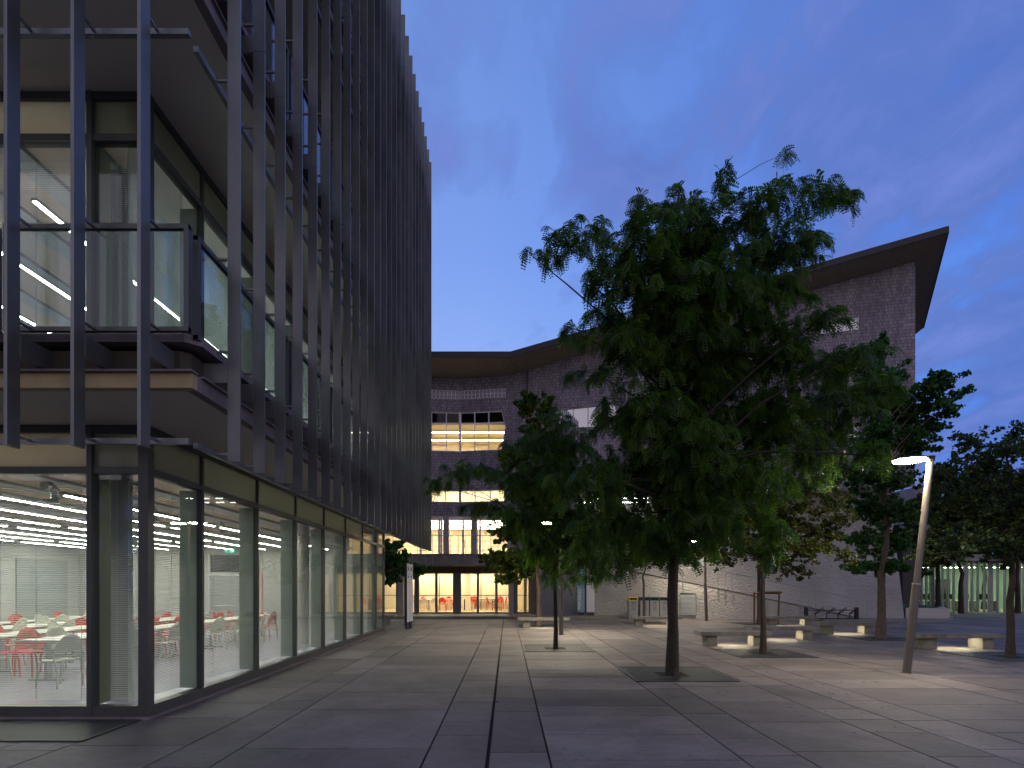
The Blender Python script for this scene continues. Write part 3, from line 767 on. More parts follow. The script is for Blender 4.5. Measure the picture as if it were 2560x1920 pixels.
# balcony deck, fascia
dk = MB(); seg = Seg((-12, 30.5), (3.0, 30.5))
dk.face([(-12, 30.5, 2.92), (1.72, 30.5, 2.92), (1.72, 30.5, 3.45), (-12, 30.5, 3.45)], [(0, 0), (15, 0), (15, .53), (0, .53)])
dk.face([(1.72, 30.5, 2.92), (1.72, 33.4, 2.92), (1.72, 33.4, 3.45), (1.72, 30.5, 3.45)], [(0, 0), (2.9, 0), (2.9, .53), (0, .53)])
dk.face([(-12, 30.5, 3.45), (1.72, 30.5, 3.45), (1.72, 33.5, 3.45), (-12, 33.5, 3.45)], [(0, 0), (15, 0), (15, 3), (0, 3)])
dk.face([(-12, 30.5, 2.92), (-12, 33.5, 2.92), (1.72, 33.5, 2.92), (1.72, 30.5, 2.92)], [(0, 0), (0, 3), (15, 3), (15, 0)])
dk.build('balcony_deck', 'stained_concrete', B)
MB().box(-12, 1.71, 30.46, 30.66, 3.452, 3.50).build('coping', 'slab_edge', B)
MB().box(-12, .08, 33.38, 33.5, 2.56, 2.918).build('lintel', 'lintel', B)
# balcony railing
rl = MB()
for z in (4.48, 4.18, 3.90, 3.66): rl.tube([(-12, 30.42, z), (1.7, 30.42, z)], .022 if z > 4.4 else .013, 6)
x = -11.8; q = 0
while x < 1.7:
    rl.tube([(x, 30.42, 2.95 if q % 3 else 3.3), (x, 30.42, 4.48)], .017, 6); x += (.42, .38, .95)[q % 3]; q += 1
rl.build('balcony_railing', 'rail_steel', B)
# entrance glazing
def ex(px_): return (px_ - CX) * 33.4 / F
df = MB()
for a, b, y0 in ((1036, 1043, 0), (1042, 1048, .03), (1088, 1094, 0), (1133, 1153, .08), (1192, 1198, 0), (1238, 1244, 0), (1284, 1294, .06), (1342, 1350, .05)):
    df.box(ex(a), ex(b), 33.33 - y0, 33.47, .15, 2.56)
df.box(ex(950), ex(1350), 33.36, 33.46, .15, .24); df.box(ex(950), ex(1350), 33.36, 33.46, 2.50, 2.558); df.box(ex(1270), ex(1350), 33.36, 33.46, 2.55, 2.95)
df.box(ex(990), ex(1012), 33.35, 33.47, .15, 2.56)
df.box(ex(950), ex(1345), 33.34, 33.38, 1.20, 1.245)
f = df.build('door_frame', 'door_frame', B)
for a, b in ((950, 990), (1012, 1042), (1048, 1088), (1094, 1133), (1153, 1192), (1198, 1238), (1244, 1284), (1294, 1342)):
    MB().box(ex(a), ex(b), 33.41, 33.42, .24, 2.5).build('door_glass', 'pane_shop', f)
hd = MB()
for a in (1098, 1202): hd.box(ex(a), ex(a) + .035, 33.26, 33.29, .35, 2.4)
hd.build('door_handle', 'dark_metal', f)
# concrete pillars in front of the glazing
for a, b, Y in ((992.5, 1007, 31.8), (1271, 1284.5, 31.8)):
    x0, x1 = (a - CX) * Y / F, (b - CX) * Y / F; mb = MB()
    for P, Q in (((x0, Y), (x1, Y)), ((x1, Y), (x1, Y + .5)), ((x0, Y + .5), (x0, Y))):
        mb.face([(*P, .15), (*Q, .15), (*Q, 2.92), (*P, 2.92)], [(0, 0), (.35, 0), (.35, 2.8), (0, 2.8)])
    mb.build('pillar', 'rough_plaster', B)
# roof
def rpt(x, y, dz=0): return (x, y, zroof(x, y) + dz)
br_ = [(.2, 31.3), (21.1, 27.2), (25.63, 35.0), (24.5, 42), (3.0, 42)]
rz = lambda x, y, dz: (x, y, 21.665 + .1617 * x - .226 * y + dz)
lz = lambda x, y, dz: (x, y, 21.695 - .226 * y + dz)
tt, un, fa = MB(), MB(), MB()
tt.face([rz(x, y, 0) for x, y in br_]); un.face([rz(x, y, -.24) for x, y in br_][::-1])
bl_ = [(-9.5, 31.3), (.2, 31.3), (3.0, 42), (-9.5, 42)]
tt.face([lz(x, y, 0) for x, y in bl_]); un.face([lz(x, y, -.24) for x, y in bl_][::-1])
def fasc(P, Q, fz):
    d = (Vector((*Q, 0)) - Vector((*P, 0))).normalized(); n_ = Vector((d.y, -d.x, 0)) * .05
    a, b = Vector(fz(*P, .06)), Vector(fz(*Q, .06)); c_, d_ = Vector(fz(*Q, -.25)), Vector(fz(*P, -.25))
    fa.prism([a + n_, b + n_, c_ + n_, d_ + n_][::-1], -n_ * .98)
fasc((.2, 31.3), (21.1, 27.2), rz); fasc((21.1, 27.2), (25.63, 35), rz); fasc((-9.5, 31.3), (.2, 31.3), lz)
r_ = tt.build('roof', 'roof_dark', B); un.build('eave', 'eave_plaster', r_); fa.build('roof_edge', 'roof_dark', r_)
# ---- segment C with its windows
bb = 6.85
holes = [
    [SC.sz(1396, 1070), SC.sz(1404, 1022), SC.sz(1537, 1008), SC.sz(1545, 1040), SC.sz(1537, 1066)],
    [SC.sz(1600, 1024), SC.sz(1592, 1000), SC.sz(1600, 978), SC.sz(1720, 962), SC.sz(1720, 1012)],
    [SC.sz(1852, 925), SC.sz(1852, 893), SC.sz(1975, 870), SC.sz(1975, 905)],
    [SC.sz(2050, 835), SC.sz(2050, 810), SC.sz(2147, 793), SC.sz(2147, 824)],
    [SC.sz(2095, 1098), SC.sz(2095, 1068), SC.sz(2147, 1062), SC.sz(2147, 1093)],
    [SC.sz(1860, 1192), SC.sz(1860, 1170), SC.sz(1905, 1168), SC.sz(1905, 1190)]]
def zbot(s_): return 5.2 if s_ < 7.6 else bb
low = [SC.sz(1440, 1309)[0], SC.sz(1705, 1305)[0]]
holes.append([(low[0], 5.35), (low[1], 5.35), (low[1], 7.35), (low[0], 7.35)])
outline = [(0, 4.9), (low[1] + .5, 4.9), (low[1] + .5, bb), (SC.len, bb), (SC.len, top(SC, SC.len))] + [(s_, top(SC, s_)) for s_ in (14, 8, 3)] + [(0, top(SC, 0))]
wall(SC, outline, holes, 'brick', B, depth=.3)
for i, h in enumerate(holes):
    s0, s1 = min(p[0] for p in h), max(p[0] for p in h)
    n = {0: 4, 1: 3, 2: 3, 3: 2, 4: 1, 5: 1, 6: 5}[i]
    hs = [(6.75, s0, s1)] if i == 6 else []
    window(SC, h, [s0 + (s1 - s0) * k / n for k in range(1, n)], hs, 'pane_upper' if i in (5, 6) else 'pane_mirror', B, inset=.15 if i != 3 else .06, fw=.08)
# lit room behind the low band of windows and behind the slit
room(3.0, 9.6, 32.6, 37, 5.2, 7.5, 'white_wall', 'lino_floor')
for j, y in enumerate((33.2, 34.8)): xlight(3.4, 9.2, y, 6.9, 'led_upper', '%s lamp from the low band of windows behind the big tree' % ORD[j], 'lamps behind the low window band')
room(13.0, 16.2, 31.0, 33, 7.6, 9.2)
xlight(13.4, 15.8, 31.5, 8.2, 'led_warm_hall', 'lamp seen through the slit window high in the brick wall', 'slit window lamp')
# vertical joint and downpipe
MB().box(1.12, 1.20, 32.58, 32.68, 3.5, 14.1).build('downpipe', 'roof_dark', B)
# sides, back, underside of the brick volume
sd = MB(); sd.face([(20.69, 28.8, bb), (20.69, 41, bb), (20.69, 41, zroof(20.69, 41) - .26), (20.69, 28.8, zroof(20.69, 28.8) - .26)], [(0, bb), (12, bb), (12, 17), (0, 18)])
sd.face([(20.69, 41, 0), (-9, 41, 0), (-9, 41, 12), (20.69, 41, 15.4)], [(0, 0), (30, 0), (30, 12), (0, 15)])
sd.face([(-9, 41, 0), (-9, 32.6, 0), (-9, 32.6, 14), (-9, 41, 12)], [(0, 0), (8, 0), (8, 14), (0, 12)])
sd.build('side_wall', 'brick', B)
MB().face([SC.pt((0, 4.9)), SC.pt((low[1] + .5, 4.9)), (10, 33.5, 4.9), (1.15, 34, 4.9)]).face([SC.pt((low[1] + .5, bb)), SC.pt((SC.len, bb)), (20.69, 34, bb), (10, 34.4, bb)]).build('underside', 'soffit', B)
# rough plaster base wall, battered, behind the ramp
P0, P1 = Vector((1.25, 33.0, 0)), Vector((20.6, 29.45, 0))
ln = (P1 - P0).length
mb = MB(); seg0 = (P1 - P0).normalized()
hatch = [(7.6, 2.75), (9.9, 2.75), (9.9, 3.4), (7.6, 3.4)]
def bp_(s_, z): return P0 + seg0 * s_ + Vector((0, z * .11, z))
loops = [[Vector((0, 0, 0)), Vector((ln, 0, 0)), Vector((ln - .25, 7.0, 0)), Vector((low[1] + .55, 7.0, 0)), Vector((low[1] + .5, 5.0, 0)), Vector((0, 5.0, 0))], [Vector((*h, 0)) for h in hatch]]
fl = [p for l in loops for p in l]
for tri in tessellate_polygon(loops):
    q = [fl[i] for i in tri]
    if (q[1] - q[0]).cross(q[2] - q[0]).z < 0: q = q[::-1]
    mb.face([bp_(p.x, p.y) for p in q], [(p.x, p.y) for p in q])
mb.face([bp_(ln, 0), bp_(ln, 0) + Vector((0, 9, 0)), bp_(ln - .25, 7) + Vector((0, 8, 0)), bp_(ln - .25, 7)], [(0, 0), (9, 0), (9, 7), (0, 7)])
mb.build('base_wall', 'rough_plaster', B)
q = [bp_(*h) + Vector((0, .1, 0)) for h in hatch]
f = MB().prism([q[0], q[1], q[1] + Vector((0, 0, .06)), q[0] + Vector((0, 0, .06))], (0, .05, 0)).prism([q[3], q[2], q[2] - Vector((0, 0, .06)), q[3] - Vector((0, 0, .06))], (0, .05, 0)).build('window_frame', 'white_frame', B)
MB().face(q).build('glass_pane', 'pane_shop', f)
room(8.0, 11.8, 32.6, 35.5, 2.4, 4.6, 'white_wall', 'lino_floor')
xlight(8.4, 11.4, 33.4, 4.3, 'led_upper', 'lamp in the small lit window above the ramp', 'small window lamp')
# ramp / stair parapet in front: rough plaster with a sloping top
def rtop(x): return 3.45 if x < 2.7 else max(.0, 3.45 - .2175 * (x - 2.7))
pts = [(1.75, 32.2), (2.7, 32.0), (5.15, 31.5), (9.2, 30.3), (12.5, 29.75), (15.9, 29.35), (18.5, 29.15)]
mb, cp = MB(), MB(); s_ = 0
for (xa, ya), (xb, yb) in zip(pts[:-1], pts[1:]):
    l_ = math.hypot(xb - xa, yb - ya)
    mb.face([(xa, ya, 0), (xb, yb, 0), (xb, yb, rtop(xb)), (xa, ya, rtop(xa))], [(s_, 0), (s_ + l_, 0), (s_ + l_, rtop(xb)), (s_, rtop(xa))])
    mb.face([(xa, ya, rtop(xa)), (xb, yb, rtop(xb)), (xb, yb + .3, rtop(xb)), (xa, ya + .3, rtop(xa))], [(s_, 0), (s_ + l_, 0), (s_ + l_, .3), (s_, .3)])
    mb.face([(xa, ya + .3, 0), (xa, ya + .3, rtop(xa)), (xb, yb + .3, rtop(xb)), (xb, yb + .3, 0)], [(s_, 0), (s_, 3), (s_ + l_, 3), (s_ + l_, 0)])
    cp.prism([(xa, ya - .03, rtop(xa) + .002), (xb, yb - .03, rtop(xb) + .002), (xb, yb + .33, rtop(xb) + .002), (xa, ya + .33, rtop(xa) + .002)], (0, 0, .03))
    s_ += l_
mb.face([(1.75, 32.2, 0), (1.75, 32.2, 3.45), (1.75, 33.4, 3.45), (1.75, 33.4, 0)], [(0, 0), (0, 3.4), (1.2, 3.4), (1.2, 0)])
o = thing('ramp_wall', 'rough plaster wall with a sloping top running along the ramp', 'wall', (9, 30.3, 0))
mb.build('wall_face', 'rough_plaster', o); cp.build('coping', 'dark_metal', o)
# ramp surface
rp = MB()
rp.face([(2.7, 32.2, 3.2), (2.7, 33.2, 3.2), (18.3, 30.2, .0), (18.3, 29.3, .0)][::-1]); struct('ramp_surface', rp, 'slab_edge')
# railing on the ramp wall
def wy(x):
    for (xa, ya), (xb, yb) in zip(pts[:-1], pts[1:]):
        if xa <= x <= xb: return ya + (yb - ya) * (x - xa) / (xb - xa)
    return 29.15
rg = thing('handrail', 'grey steel handrail on posts bolted to the sloping ramp wall', 'railing', (12, 29.8, 0))
def rz_(x): return rtop(x) + .98
mb = MB(); xs_ = [3 + .5 * k for k in range(32)]
mb.tube([(x, wy(x) - .06, rz_(x)) for x in xs_] + [(18.5, 29.1, .92)], .024, 8).build('top_rail', 'rail_steel', rg)
for x in (5.0, 5.35, 5.7, 7.05, 9.0, 9.35, 11.1, 11.45, 11.8, 13.4, 15.2, 15.55, 15.9, 17.9, 18.45):
    MB().tube([(x, wy(x) - .06, max(0, rtop(x) - .62)), (x, wy(x) - .06, rz_(x))], .017, 6).build('post', 'rail_steel', rg)
for dz in (.28, .55, .80):
    MB().tube([(x, wy(x) - .06, rz_(x) - dz * .9) for x in xs_], .006, 5).build('wire', 'rail_steel', rg)
# entrance platform step
pf = MB().box(-12, 6.2, 30.3, 33.6, 0.004, .15); struct('platform', pf, 'bench_concrete', bevel=.01)
pf = MB().prism([(15.6, 27.9, .003), (19.3, 26.9, .003), (20.9, 27.4, .003), (23.2, 29.6, .003), (20.6, 30.3, .003), (16.0, 29.2, .003)], (0, 0, .09)); struct('kerb_platform', pf, 'bench_concrete')
# stone planter with grass at the corner
pl = thing('planter', 'low stone planter with grass at the right corner of the brick building', 'planter', (21.6, 29.6, .1))
MB().prism([(20.7, 29.5, .09), (22.6, 29.0, .09), (22.6, 29.0, .62), (20.7, 29.5, .62)], (.2, .35, 0)).prism([(22.6, 29.05, .09), (24.2, 31.5, .09), (24.2, 31.5, .62), (22.6, 29.05, .62)], (-.3, .1, 0)).build('stone_edge', 'rough_plaster', pl, bevel=.02)
MB().face([(20.8, 29.8, .6), (22.5, 29.3, .6), (24.0, 31.5, .6), (24.5, 35.0, .75), (20.8, 34, .8)]).build('grass', 'grass_green', pl)
# louvre
lv = thing('wall_vent', 'grey louvred vent grille set in the rough wall beside the bins', 'vent', (9.65, 30.2, .8))
x0, x1 = 9.2, 10.0; y0, y1 = 30.27, 30.13
mb = MB()
for k in range(17):
    z = .26 + k * .066
    mb.face([(x0, y0, z), (x1, y1 - .03, z), (x1, y1 + .0, z + .045), (x0, y0 + .03, z + .045)])
mb.build('slats', 'louvre', lv)
MB().tube([(x0, y0 - .01, .22), (x1, y1 - .03, .22), (x1, y1 - .03, 1.38), (x0, y0 - .01, 1.38), (x0, y0 - .01, .22)], .022, 4).build('frame', 'louvre', lv)
MB().face([(x0, y0 + .015, .22), (x1, y1 + .0, .22), (x1, y1 + .0, 1.38), (x0, y0 + .015, 1.38)]).build('backing', 'pit', lv)
# furniture in the brick building's ground floor
for i, (kind, px_, Y, rz0, lab) in enumerate([
    ('white', 1034, 36.9, 2.9, 'white chair behind the entrance glass beside the slim white sign'),
    ('white', 1061, 36.6, 3.2, 'white chair with arched back behind the second entrance pane'),
    ('white', 1084, 36.9, 3.5, 'white chair at the left edge of the middle mullion'),
    ('red', 1107, 36.8, 3.1, 'red chair seen from the back behind the glass door'),
    ('red', 1036, 39.6, .2, 'red chair across the table at the far left of the entrance hall'),
    ('red', 1056, 39.8, -.2, 'red chair across the table from the white arched chair'),
    ('red', 1124, 40.2, .3, 'red chair at the brown table left of the wide door post'),
    ('red', 1183, 40.0, 2.9, 'red chair deep in the hall right of the wide door post'),
    ('red', 1192, 40.2, 2.6, 'red chair half hidden by the door post deep in the hall'),
    ('red', 1226, 37.7, 1.35, 'red chair left of the small black table'),
    ('red', 1258, 37.7, -1.35, 'red chair right of the small black table'),
    ('red', 1251, 40.0, 0, 'red chair behind the small black table')]):
    place_chair(kind, (px_ - CX) * Y / F, Y, .15, rz0, lab, 'chairs in the entrance hall')
for i, (px_, Y, lab) in enumerate([(1046, 38.2, 'white table between the white chairs in the entrance hall'), (1118, 39.4, 'white table behind the red chair in the entrance hall'), (1212, 40.1, 'white table deep in the hall behind the glass door')]):
    copy_tree(tb, ((px_ - CX) * Y / F, Y, .15), PI / 2, lab, 'tables in the entrance hall')
def stool_table(px_, Y, w_, lab):
    x = (px_ - CX) * Y / F; o = thing('side_table', lab, 'small table', (x, Y, .15))
    MB().box(x - w_, x + w_, Y - .3, Y + .3, .86, .89).build('tabletop', 'black_metal', o)
    for sx in (-1, 1):
        for sy in (-1, 1): MB().box(x + sx * w_ - .02, x + sx * w_ + .02, Y + sy * .28 - .02, Y + sy * .28 + .02, .15, .858).build('leg', 'black_metal', o)
    MB().box(x - w_, x + w_, Y - .02, Y + .02, .30, .33).box(x - w_, x + w_, Y - .02, Y + .02, .72, .75).build('crossbar', 'black_metal', o)
stool_table(1168, 38.5, .18, 'small black rack standing by the white column')
stool_table(1242, 38.0, .30, 'small black table between two red chairs')
MB().box(ex(1150), ex(1163), 37.6, 38.3, .152, 2.84).box(ex(1324), ex(1332), 35.5, 36.2, .152, 2.84).box(ex(1310), ex(1318), 34.2, 34.9, .152, 2.84).build('inner_column', 'cream_wall', B)
# ================================================================== GREEN LIT BUILDING (right, far)
G = thing('glass_pavilion', 'low glass pavilion lit green inside behind the trees at right', 'building', (30, 38.5, 0))
def gx(px_): return (px_ - CX) * 38.3 / F
room(gx(2250), gx(2720), 38.4, 44, .02, 3.3, 'pale_green', 'cream_floor', G)
MB().box(gx(2240), gx(2740), 37.9, 44.5, 3.45, 3.9).build('roof', 'column_grey', G)
mb = MB(); pxs = [2262, 2290, 2304, 2316, 2330, 2356, 2370, 2384, 2414, 2430, 2444, 2461, 2476, 2494, 2512, 2530, 2546, 2560, 2580, 2600, 2625, 2650, 2680]
for i, p_ in enumerate(pxs): mb.box(gx(p_) - (.13 if i % 4 == 0 else .05), gx(p_) + (.13 if i % 4 == 0 else .05), 38.24, 38.38, 0, 3.45)
f = mb.build('window_frame', 'bin_grey', G); MB().box(gx(2250), gx(2720), 38.30, 38.31, .02, 3.3).build('glass_pane', 'pane_shop', f)
MB().box(gx(2312), gx(2370), 43.3, 43.9, .02, 3.2).box(gx(2250), gx(2262), 38.5, 43, .02, 3.3).build('green_wall', 'green_wall', G)
MB().box(gx(2460), gx(2500), 42.6, 42.7, .02, 2.3).build('dark_opening', 'dark_metal', G)
for j in range(4):
    xlight(gx(2300) + 3.2 * j, gx(2300) + 3.2 * j + 2.4, 40.5, 3.1, 'led_green', '%s lamp from the left under the pavilion ceiling' % ORD[j], 'lamps in the green pavilion', .14)
dk_ = thing('desk', 'desk', 'desk', (0, 0, 0))
MB().box(-.75, .75, -.4, .4, .72, .75).build('desktop', 'table_white', dk_)
for sx in (-.7, .7): MB().box(sx - .02, sx + .02, -.38, .38, 0, .718).build('leg', 'column_grey', dk_)
MB().box(-.3, .3, .0, .03, .85, 1.2).box(-.03, .03, .01, .05, .752, .86).build('screen', 'black_metal', dk_)
MB().box(-.35, .35, .2, .22, .76, 1.15).build('divider', 'lime', dk_)
for i, p_ in enumerate((2335, 2372, 2408, 2465, 2500)):
    lab = '%s desk from the left in the green lit pavilion' % ORD[i]
    if i == 0: dk_.location = (gx(p_), 39.6, .02); dk_['label'] = lab; dk_['group'] = 'desks in the green pavilion'
    else: copy_tree(dk_, (gx(p_), 39.6 + .5 * (i % 2), .02), 0, lab, 'desks in the green pavilion')
for i, (p_, h) in enumerate(((2326, 2.1), (2333, 2.25))):
    x = gx(p_); o = thing('pendant_lamp', ['white pendant lamp on the left in the green lit pavilion', 'white pendant lamp right of the other one in the green lit pavilion'][i], 'pendant lamp', (x, 40.2, h))
    MB().tube([(x, 40.2, h), (x, 40.2, h + .14), (x, 40.2, h + .2)], [.28, .1, .03], 16).build('lamp_shade', 'text_white', o); MB().tube([(x, 40.2, h + .2), (x, 40.2, 3.3)], .008, 5).build('cord', 'black_metal', o)
o = MB().box(gx(2549), gx(2556), 37.6, 37.66, .5, 1.1).build('notice_sign', 'sign_red'); tag(o, 'small red notice sign by the pavilion glass at the right edge', 'sign')
# dark louvred service tower seen right behind the corner
o = MB().box(23.6, 24.6, 33.9, 34.5, 0, 4.0).build('service_screen', 'roof_dark'); tag(o, 'narrow dark louvred screen between the brick corner and the pavilion', 'screen')
# distant housing and a street end left of the brick building are hidden; a far pale block shows right of the corner
fb = thing('far_building', 'pale building with a small roof frame far behind the lamp', 'building', (46, 62, 0))
MB().box(44.5, 47.5, 62, 68, 0, 12.6).build('wall', 'slab_edge', fb); MB().box(44.9, 45.0, 62, 62.1, 12.6, 15.5).box(46.2, 46.3, 62, 62.1, 12.6, 15.5).box(44.9, 46.3, 62, 62.1, 15.4, 15.5).build('roof_frame', 'white_frame', fb)
# unseen building added behind the viewer for reflections, right side open to the glow
nb = thing('unseen_neighbour', 'plain stone building added out of view behind the viewer, for reflections in the glass front', 'building', (0, -34, 0))
MB().box(-110, -13, -46, -34, 0, 10.5).build('wall', 'slab_edge', nb); MB().box(-110.5, -12.5, -46.5, -33.6, 10.5, 10.9).build('roof', 'roof_dark', nb)
for k in range(14):
    for j in range(3):
        MB().box(-74 + 4.1 * k, -71.8 + 4.1 * k, -33.98, -33.9, 1.2 + 3.2 * j, 3.1 + 3.2 * j).build('window', 'pane_mirror', nb)
# ================================================================== STREET FURNITURE
def bench(x0, x1, y0, y1, lab):
    x, y = (x0 + x1) / 2, (y0 + y1) / 2; o = thing('bench', lab, 'bench', (x, y, 0), 'concrete benches on the plaza')
    MB().box(x0, x1, y0, y1, .315, .43).build('seat', 'bench_concrete', o, bevel=.008)
    for a in (x0 + .22, x1 - .52): MB().box(a, a + .30, y0 + .10, y1 - .08, 0.003, .3148).build('leg', 'bench_concrete', o, bevel=.006)
    MB().box(x0 + .62, x1 - .60, (y0 + y1) / 2 - .02, (y0 + y1) / 2 + .02, .3075, .3146).build('light_strip', 'led_bench', o)
bench(5.62, 7.72, 16.5, 17.1, 'concrete bench lit from below just right of the big tree trunk')
bench(7.95, 10.15, 18.4, 19.05, 'concrete bench lit from below right behind the thin trunk with the stake frame')
bench(11.35, 13.6, 24.9, 25.5, 'concrete bench in front of the wooden tree stakes')
bench(11.45, 13.6, 20.7, 21.3, 'concrete bench left of the ginkgo trunk before the bicycle rack')
bench(11.45, 13.75, 15.7, 16.4, 'concrete bench to the right of the leaning street lamp')
bench(.45, 2.62, 23.8, 24.4, 'pale concrete bench in front of the entrance glass left of the plaza')
bench(5.4, 7.6, 24.7, 25.3, 'concrete bench in front of the recycling bins')
bench(-7.3, -5.2, 25.9, 26.5, 'concrete bench half hidden behind the end of the glass building')
def lamp(x, y, top_, heads, lab, disc_r=.33):
    o = thing('street_lamp', lab, 'street lamp', (x, y, 0), 'round headed plaza lamps')
    tp = Vector(top_)
    b0 = Vector((x, y, 0))
    mid = b0.lerp(tp, .42)
    MB().tube([b0, mid], .078, 18).build('pole_base', 'lamp_metal', o)
    MB().tube([mid, tp], .062, 18).build('pole', 'lamp_metal', o)
    MB().tube([mid - (tp - b0).normalized() * .012, mid + (tp - b0).normalized() * .012], .082, 18).build('ring', 'rail_steel', o)
    MB().tube([b0, b0 + Vector((0, 0, .015))], .10, 16).build('base_plate', 'lamp_metal', o)
    for hx, hy in heads:
        c = Vector((tp.x + hx, tp.y + hy, tp.z + .03))
        h_ = MB().tube([c + Vector((0, 0, -.012)), c + Vector((0, 0, .012)), c + Vector((0, 0, .05)), c + Vector((0, 0, .06))], [disc_r * .97, disc_r, disc_r * .6, .05], 36).build('lamp_head', 'dark_metal', o)
        MB().tube([c + Vector((0, 0, -.030)), c + Vector((0, 0, -.014))], disc_r * .86, 32).build('diffuser', 'lamp_disc', h_)
        a = Vector((tp.x, tp.y, tp.z + .035)); MB().tube([a, c + Vector((0, 0, .03))], .03, 10).build('arm', 'dark_metal', o)
    MB().tube([tp, tp + Vector((0, 0, .10))], [.075, .09], 16).build('cap', 'dark_metal', o)
lamp(8.07, 11.48, (8.55, 11.48, 4.28), [(-.42, 0)], 'near leaning street lamp with a bright flat round head, at right', .33)
lamp(1.95, 20.5, (1.93, 20.5, 4.02), [(-.36, -.05), (.36, .1)], 'street lamp with two lit heads behind the left tree')
lamp(10.07, 28.7, (9.95, 28.7, 4.02), [(-.42, .0)], 'far thin street lamp in front of the ramp wall')
# totems
def text_mesh(s, size, name, mat, parent, Mx, ext=.002):
    cu = bpy.data.curves.new(name, 'FONT'); cu.body = s; cu.size = size; cu.extrude = ext; cu.align_x = 'LEFT'; cu.align_y = 'BOTTOM'; cu.offset = .004
    ob = bpy.data.objects.new(name + '_tmp', cu); col.objects.link(ob)
    dg = bpy.context.evaluated_depsgraph_get(); me = bpy.data.meshes.new_from_object(ob.evaluated_get(dg))
    bpy.data.objects.remove(ob); bpy.data.curves.remove(cu)
    me.transform(Mx); me.materials.clear(); me.materials.append(M[mat])
    o = bpy.data.objects.new(name, me); col.objects.link(o); o.parent = parent; return o
Y = 31.2; tx = lambda p_: (p_ - CX) * Y / F
tm = thing('sign_totem', 'tall sign of a blue and a white panel against the rough wall, lettered TRIFOGLIO', 'sign', (tx(1465), Y, .15))
MB().box(tx(1443), tx(1461.6), Y, Y + .10, .33, 2.75).build('blue_panel', 'totem_blue', tm, bevel=.004)
MB().box(tx(1466.5), tx(1486.5), Y, Y + .10, .33, 2.75).build('white_panel', 'totem_white', tm, bevel=.004)
MB().box(tx(1444), tx(1460.6), Y + .02, Y + .08, .15, .33).box(tx(1467.5), tx(1485.5), Y + .02, Y + .08, .15, .33).box(tx(1461.7), tx(1466.4), Y + .03, Y + .09, .15, 2.7).build('foot', 'dark_metal', tm)
L_ = wl(tm)
text_mesh('TRIFOGLIO', .225, 'lettering', 'text_white', tm, Matrix.Translation(Vector((tx(1446) + .17, Y - .004, .45)) - L_) @ Matrix.Rotation(R(90), 4, 'X') @ Matrix.Rotation(R(90), 4, 'Z'))
text_mesh('0', .18, 'number', 'text_dark', tm, Matrix.Translation(Vector((tx(1468), Y - .004, 2.13)) - L_) @ Matrix.Rotation(R(90), 4, 'X'))
MB().box(tx(1474), tx(1480), Y - .003, Y - .001, 2.17, 2.18).box(tx(1473), tx(1475.5), Y - .003, Y - .001, 2.05, 2.1).box(tx(1478), tx(1480), Y - .003, Y - .001, 2.05, 2.1).build('small_marks', 'text_dark', tm)
t2 = thing('sign_totem', 'slim white two panel sign seen almost edge on near the end of the glass building', 'sign', (-4.05, 23.3, 0))
def rot_box(mb, cx, cy, ux, uy, a, b, d0, d1, z0, z1):   # along unit u from a to b, depth normal from d0 to d1
    nx, ny = -uy, ux
    p = [(cx + ux * s + nx * d, cy + uy * s + ny * d, z0) for s, d in ((a, d0), (b, d0), (b, d1), (a, d1))]
    mb.prism(p[::-1], (0, 0, z1 - z0))
ux, uy = math.cos(R(84.5)), math.sin(R(84.5))
for s0 in (0, .47):
    mb = MB(); rot_box(mb, -4.12, 23.1, ux, uy, s0, s0 + .43, -.05, .05, .3, 2.68); pn = mb.build('white_panel', 'totem_white', t2)
    for z, h_ in ((2.40, .14), (2.22, .02), (2.10, .08), (1.9, .015)):
        mb = MB(); rot_box(mb, -4.12, 23.1, ux, uy, s0 + .12, s0 + .26, -.054, -.051, z, z + h_); mb.build('printed_mark', 'text_dark', pn)
    mb = MB(); rot_box(mb, -4.12, 23.1, ux, uy, s0 + .03, s0 + .38, -.03, .03, 0, .298); mb.build('foot', 'dark_metal', t2)
mb = MB(); rot_box(mb, -4.12, 23.1, ux, uy, -.03, -.003, -.05, .05, 0.1, 2.69); mb.build('edge_strip', 'dark_metal', t2)
